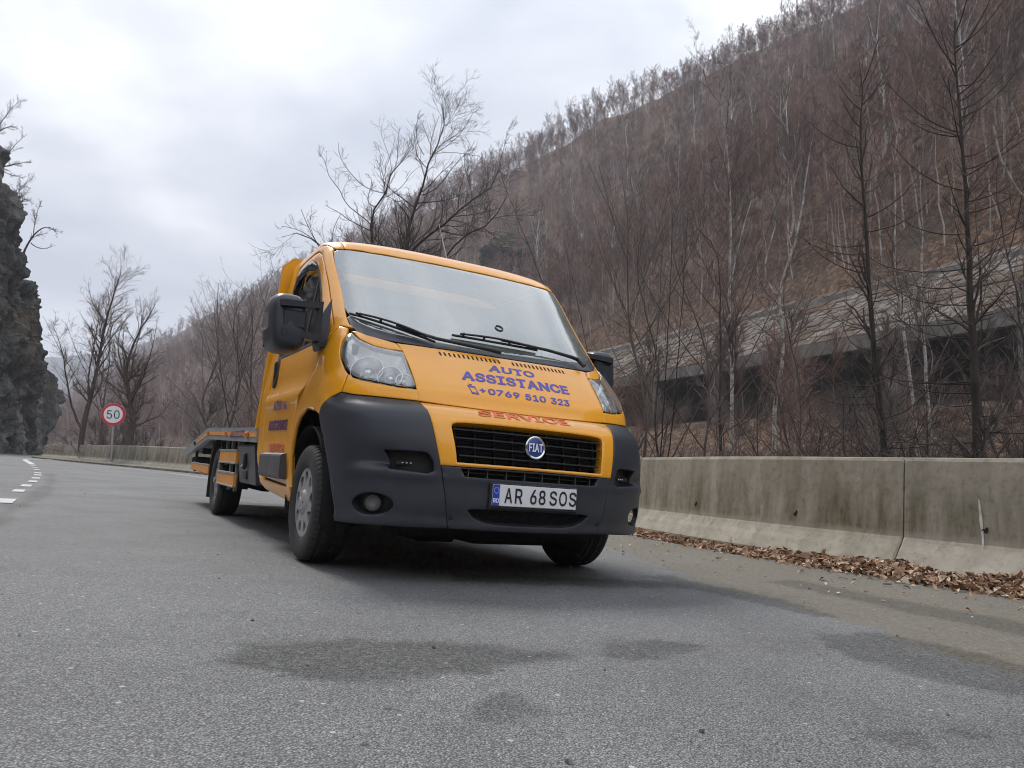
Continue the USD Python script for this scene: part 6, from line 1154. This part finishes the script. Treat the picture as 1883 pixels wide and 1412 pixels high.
def wheel(x, y, flip, rear=False):
    mm = (lambda m: m) if not flip else mir
    def pl(m): m = mm(m).copy(); m.apply_translation([x, y, .341]); return m
    cv = CV.copy(); bk = BK.copy()
    if rear: cv.vertices = cv.vertices * [1, 1, 1] + [0, .012, 0]
    w = P_('wheel', pl(TY), 'rubber', 40); P_('wheel_cover', pl(cv), 'silver', 35, w); P_('rim', pl(bk), 'steel', 35, w)
    nut = [box((0, 0, 0), (.001, .001, .001))]
    c = revolve_y([(0, -.122), (.024, -.121), (.028, -.116), (.028, -.112), (0, -.112)], 24); P_('hub_cap', pl(c), 'silver', 35, w)
wheel(0, -.89, False); wheel(0, .89, True); wheel(-3.67, -.875, False, True); wheel(-3.67, .875, True, True)
# --- inner wheel arches, underbody, cab interior
def arch_liner(x, r, y0, y1):
    th = np.linspace(-.25, np.pi + .25, 26); V = []; F = []
    for y in (y0, y1): V += [(x + r * math.cos(t), y, .36 + r * math.sin(t)) for t in th]
    n = 26
    for k in range(n - 1): F += [[k, k + 1, n + k + 1], [k, n + k + 1, n + k]]
    V += [(x, y1, .36)]; F += [[2 * n, n + k, n + k + 1] for k in range(n - 1)]
    return trimesh.Trimesh(np.array(V), F, process=False)
both('wheel_arch_liner', arch_liner(0, .43, -1.0, -.62), 'dark', True)
both('wheel_arch_flange', cat_([tube(to3('side', np.array(ARCH[:-1])) + [0, .012, 0], .014, 6)]), 'paint', 60)
both('bumper_arch_edge', tube(np.array([(.29, -1.008, .842), (.345, -1.006, .78), (.425, -1.004, .71), (.49, -1.002, .62), (.54, -.995, .545), (.58, -.985, .46), (.605, -.962, .35), (.618, -.95, .285)]), .012, 6), 'charcoal', 60)
P_('underbody', hull([(x, y, z) for x, y, z in ((.86, -.55, .29), (.86, .55, .29), (.86, -.55, .5), (.86, .55, .5), (-.6, -.6, .26), (-.6, .6, .26), (-1.35, -.9, .4), (-1.35, .9, .4), (-1.35, -.9, .6), (-1.35, .9, .6))]), 'dark', False)
P_('engine_tray', cat_([hull([(.80, -.62, .285), (.80, .62, .285), (.55, -.62, .215), (.55, .62, .215), (.0, -.5, .20), (.0, .5, .20), (.0, -.5, .3), (.0, .5, .3)]), box((.35, .12, .205), (.35, .5, .06), .02), box((.05, -.25, .20), (.5, .25, .08), .02)]), 'dark', False)
P_('front_axle', cat_([tube([(0, -.8, .30), (0, .8, .30)], .045, 8), box((-.05, -.72, .32), (.12, .16, .22), .03), box((-.05, .72, .32), (.12, .16, .22), .03)]), 'dark', False)
P_('rear_axle', cat_([tube([(-3.67, -.8, .34), (-3.67, .8, .34)], .05, 8), box((-3.67, -.6, .30), (1.2, .08, .05), .01), box((-3.67, .6, .30), (1.2, .08, .05), .01)]), 'dark', False)
inside = []
P_('firewall', panel('front', [(-.86, .62), (.86, .62), (.86, 1.30), (-.86, 1.30)], .06, off=-.12, skirt=.01), 'dark', False)
dash = hull([(x, y, z) for y in (-.86, .86) for x, z in ((.30, 1.26), (.05, 1.33), (-.12, 1.30), (-.22, 1.12), (.15, .9))]); P_('dashboard', dash, 'tank', 30)
P_('dash_binnacle', hull([(x, y, z) for y in (.28, .62) for x, z in ((.12, 1.30), (-.02, 1.40), (-.14, 1.37), (-.16, 1.28))]), 'black', 30)
th = np.linspace(0, 2 * np.pi, 33); sw = [np.array([-.22, .45, 1.27]) + .19 * (math.cos(t) * np.array([0, 1, 0]) + math.sin(t) * np.array([.45, 0, .89])) for t in th]
stw = P_('steering_wheel', tube(sw, .014, 8, cap=False), 'black', 60); P_('steering_hub', cat_([hull([np.array([-.20, .45, 1.27]) + d for d in ([0, -.07, -.04], [0, .07, -.04], [.02, -.07, .05], [.02, .07, .05], [-.03, 0, 0])]), tube([(-.21, .27, 1.27), (-.21, .63, 1.27)], .012, 6)]), 'black', 30, stw)
for y in (-.60, -.18, .45):
    s = P_('seat', cat_([box((-.72, y, .92), (.5, .44, .16), .05), trimesh.Trimesh(*(lambda m: (m.vertices + np.c_[-(m.vertices[:, 2] - 1.3) * .18, np.zeros(len(m.vertices)), np.zeros(len(m.vertices))], m.faces))(box((-.98, y, 1.30), (.14, .46, .64), .05)), process=False)]), 'seat', 30)
    P_('headrest', box((-1.11, y, 1.73), (.10, .27, .17), .04), 'seat', 30, s)
P_('cab_rear_wall', box((-1.405, 0, 1.22), (.03, 1.80, 1.62), .01), 'charcoal', 30)
P_('cab_floor', box((-.6, 0, .62), (1.6, 1.8, .06), .01), 'dark', False); P_('headlining', panel('top', np.array(rp.buffer(-.004).exterior.coords)[:-1], .04, off=-.022, skirt=.03), 'seat', 60)
both('pillar_trim', panel('side', body, 0.03, off=-.020, skirt=.004), 'seat', 60)
P_('rear_view_mirror', box((-.20, 0, 1.83), (.03, .24, .07), .012), 'black', 30)
c = to3('front', np.array([(.075, 1.512)]))[0]; n_ = grad(c[None])[0]; a_ = np.cross(n_, [0, 0, 1]); a_ /= np.linalg.norm(a_); b_ = np.cross(a_, n_)
P_('windscreen_sticker', tube([c + n_ * .0 + .026 * (math.cos(t) * a_ + math.sin(t) * b_) for t in np.linspace(0, 2 * np.pi, 25)], .004, 5, cap=False), 'tank', 60)
for yz in ((.80, 1.62), (.82, 1.50)):
    q = to3('front', np.array([(yz[0] - .02, yz[1] - .025), (yz[0] + .012, yz[1] - .025), (yz[0] - .02, yz[1] + .02), (yz[0] + .012, yz[1] + .02)])); q = q - grad(q) * .012; P_('windscreen_label', hull(np.vstack([q, q - grad(q) * .002])), 'sign_white', False)
P_('aerial', tube([(-.50, 0, 2.07), (-.52, 0, 2.12), (-.60, -.02, 2.30), (-.66, -.03, 2.42)], [.010, .006, .0035, .0025], 6), 'galv', 60)
ab = box((-.50, 0, 2.085), (.06, .04, .03), .01); P_('aerial_base', ab, 'black', 30)
# --- headboard, flatbed, side guards
hb_ = [(-1.035, .80), (-.962, 2.09), (-.89, 2.165), (.89, 2.165), (.962, 2.09), (1.035, .80)]
hbm = trimesh.creation.extrude_polygon(sg.Polygon(hb_), .05, engine='earcut'); v = hbm.vertices.copy(); hbm.vertices = np.c_[-1.50 - v[:, 2], v[:, 0], v[:, 1]]; hbm.fix_normals(); P_('headboard', hbm, 'paint', False)
bedz = lambda x: .807 + (x + 1.375) / (-4.24 + 1.375) * (.871 - .807)
def rail(y, s):
    top = [(-1.46, .812), (-4.24, .872), (-4.45, .862), (-6.25, .655)]; bot = [(-6.16, .560), (-4.30, .752), (-4.24, .752), (-1.46, .697)]
    m = trimesh.creation.extrude_polygon(sg.Polygon(top + bot), .05, engine='earcut'); v = m.vertices.copy(); m.vertices = np.c_[v[:, 0], s * (.975 + v[:, 2]), v[:, 1]]; m.fix_normals(); return m
def stripe(s):
    top = [(-1.48, .772), (-4.24, .832), (-4.40, .824), (-5.2, .735)]; bot = [(-5.2, .703), (-4.32, .796), (-4.24, .800), (-1.48, .738)]
    m = trimesh.creation.extrude_polygon(sg.Polygon(top + bot), .003, engine='earcut'); v = m.vertices.copy(); m.vertices = np.c_[v[:, 0], s * (1.0255 + v[:, 2]), v[:, 1]]; m.fix_normals(); return m
for s in (-1, 1):
    r_l = P_('side_rail', rail(0, s), 'alu', False); P_('rail_stripe', stripe(s), 'board', False, r_l)
    for x in (-1.85, -2.95, -4.20, -5.3):
        z = float(np.interp(x, [-6.2, -4.24, -1.46], [.63, .815, .755])); P_('side_marker', box((x, s * 1.036, z), (.11 if x > -2 else .05, .018, .042), .006), 'amber' if x > -5 else 'black', 30, r_l)
t = meshkit.text_mesh('+0769 510 323', .045, .001, True); b = t.bounds; t.apply_translation(-(b[0] + b[1]) / 2); t.apply_scale([.70 / (b[1, 0] - b[0, 0]), .055 / (b[1, 1] - b[0, 1]), 1]); v = t.vertices.copy(); t.vertices = np.c_[v[:, 0] - 2.40, -1.0292 - v[:, 2], v[:, 1] + .775]; P_('rail_lettering', t, 'textdark', False)
dk = trimesh.creation.extrude_polygon(sg.Polygon([(-1.46, .79), (-4.24, .85), (-4.45, .84), (-6.22, .635), (-6.22, .60), (-4.45, .79), (-4.24, .80), (-1.46, .74)]), 1.94, engine='earcut'); v = dk.vertices.copy(); dk.vertices = np.c_[v[:, 0], v[:, 2] - .97, v[:, 1]]; dk.fix_normals(); P_('deck', dk, 'deck', False)
both('chassis_rail', hull([(x, y, z) for y in (-.46, -.38) for x, z in ((-1.2, .48), (-1.2, .66), (-4.3, .70), (-4.3, .52), (-5.9, .56), (-5.9, .50))]), 'steel', False)
for x in (-1.75, -2.5, -3.1, -4.35, -5.2): P_('cross_member', box((x, 0, .70 if x > -5 else .63), (.07, 1.9, .07), .005), 'steel', False)
for s in (-1, 1):
    for nm, zt, zb_ in (('guard_board', .642, .522), ('guard_board', .440, .318)):
        gb_ = P_(nm, hull([(x, s * y, z) for x in (-2.47, -3.42 if zt > .5 else -3.46) for y, z in ((.975, zt), (.975, zb_), (1.0, zt - .012), (1.0, zb_ + .012))]), 'board', False); P_('board_edge', cat_([box((-2.96, s * .992, zt - .004), (.98, .026, .02), .003), box((-2.96, s * .992, zb_ + .004), (.98, .026, .016), .003)]), 'galv', False, gb_)
    gb_ = P_('guard_board', hull([(x, s * y, z) for x, dz in ((-4.15, 0), (-5.68, .018)) for y, z in ((.975, .478 + dz), (.975, .378 + dz), (1.0, .466 + dz), (1.0, .39 + dz))]), 'board', False); P_('board_edge', box((-4.92, s * .99, .480), (1.55, .024, .018), .003), 'galv', False, gb_)
    for x in (-2.62, -2.95, -3.28): P_('guard_post', box((x, s * .955, .52), (.03, .03, .48), .003), 'galv', False)
    for x in (-4.25, -5.65): P_('guard_post', box((x, s * .955, .55), (.04, .03, .34), .003), 'steel', False)
    th = np.linspace(-.15, np.pi + .1, 22); V = []; 
    for r in (.42, .435): V.append([(-3.67 + r * math.cos(t), .345 + r * math.sin(t)) for t in th])
    pg = sg.Polygon(V[0] + V[1][::-1]); m = trimesh.creation.extrude_polygon(pg, .26, engine='earcut'); v = m.vertices.copy(); m.vertices = np.c_[v[:, 0], s * (.735 + v[:, 2]), v[:, 1]]; m.fix_normals(); P_('mudguard', m, 'black', 30)
    P_('mud_flap', box((-4.10, s * .87, .30), (.02, .25, .30), .005), 'black', False)
tb = P_('tool_box', hull([(x, y, z) for x, k in ((-1.66, 0), (-1.69, .02), (-2.37, .02), (-2.40, 0)) for y, z in ((-.60, .37), (-.60, .69), (-1.0 + k, .67 - k), (-.98, .69 - k), (-.96 + k, .37 + k))]), 'tank', 20); P_('tool_box', mir(hull([(x, y, z) for x in (-1.66, -2.40) for y, z in ((-.60, .37), (-.60, .69), (-1.0, .67), (-.96, .37))])), 'tank', 20)
P_('tool_box_latch', box((-2.02, -1.0, .55), (.05, .03, .13), .008), 'black', 30, tb); P_('latch_key', tube([(-2.02, -1.012, .52), (-2.02, -1.022, .50)], .014, 10), 'chrome', 40, tb)
P_('tool_box_label', box((-2.08, -.972, .44), (.16, .02, .07), .003), 'black', False, tb)
P_('tool_box_side', hull([(x, y, z) for x in (-1.50, -1.655) for y, z in ((-.62, .36), (-.62, .68), (-.97, .66), (-.94, .38))]), 'black', False)
P_('rear_bar', box((-6.1, 0, .50), (.06, 1.9, .10), .01), 'steel', False)
for s in (-1, 1):
    rl = P_('rear_lamp', box((-6.15, s * .72, .50), (.04, .36, .12), .008), 'amber', 30)
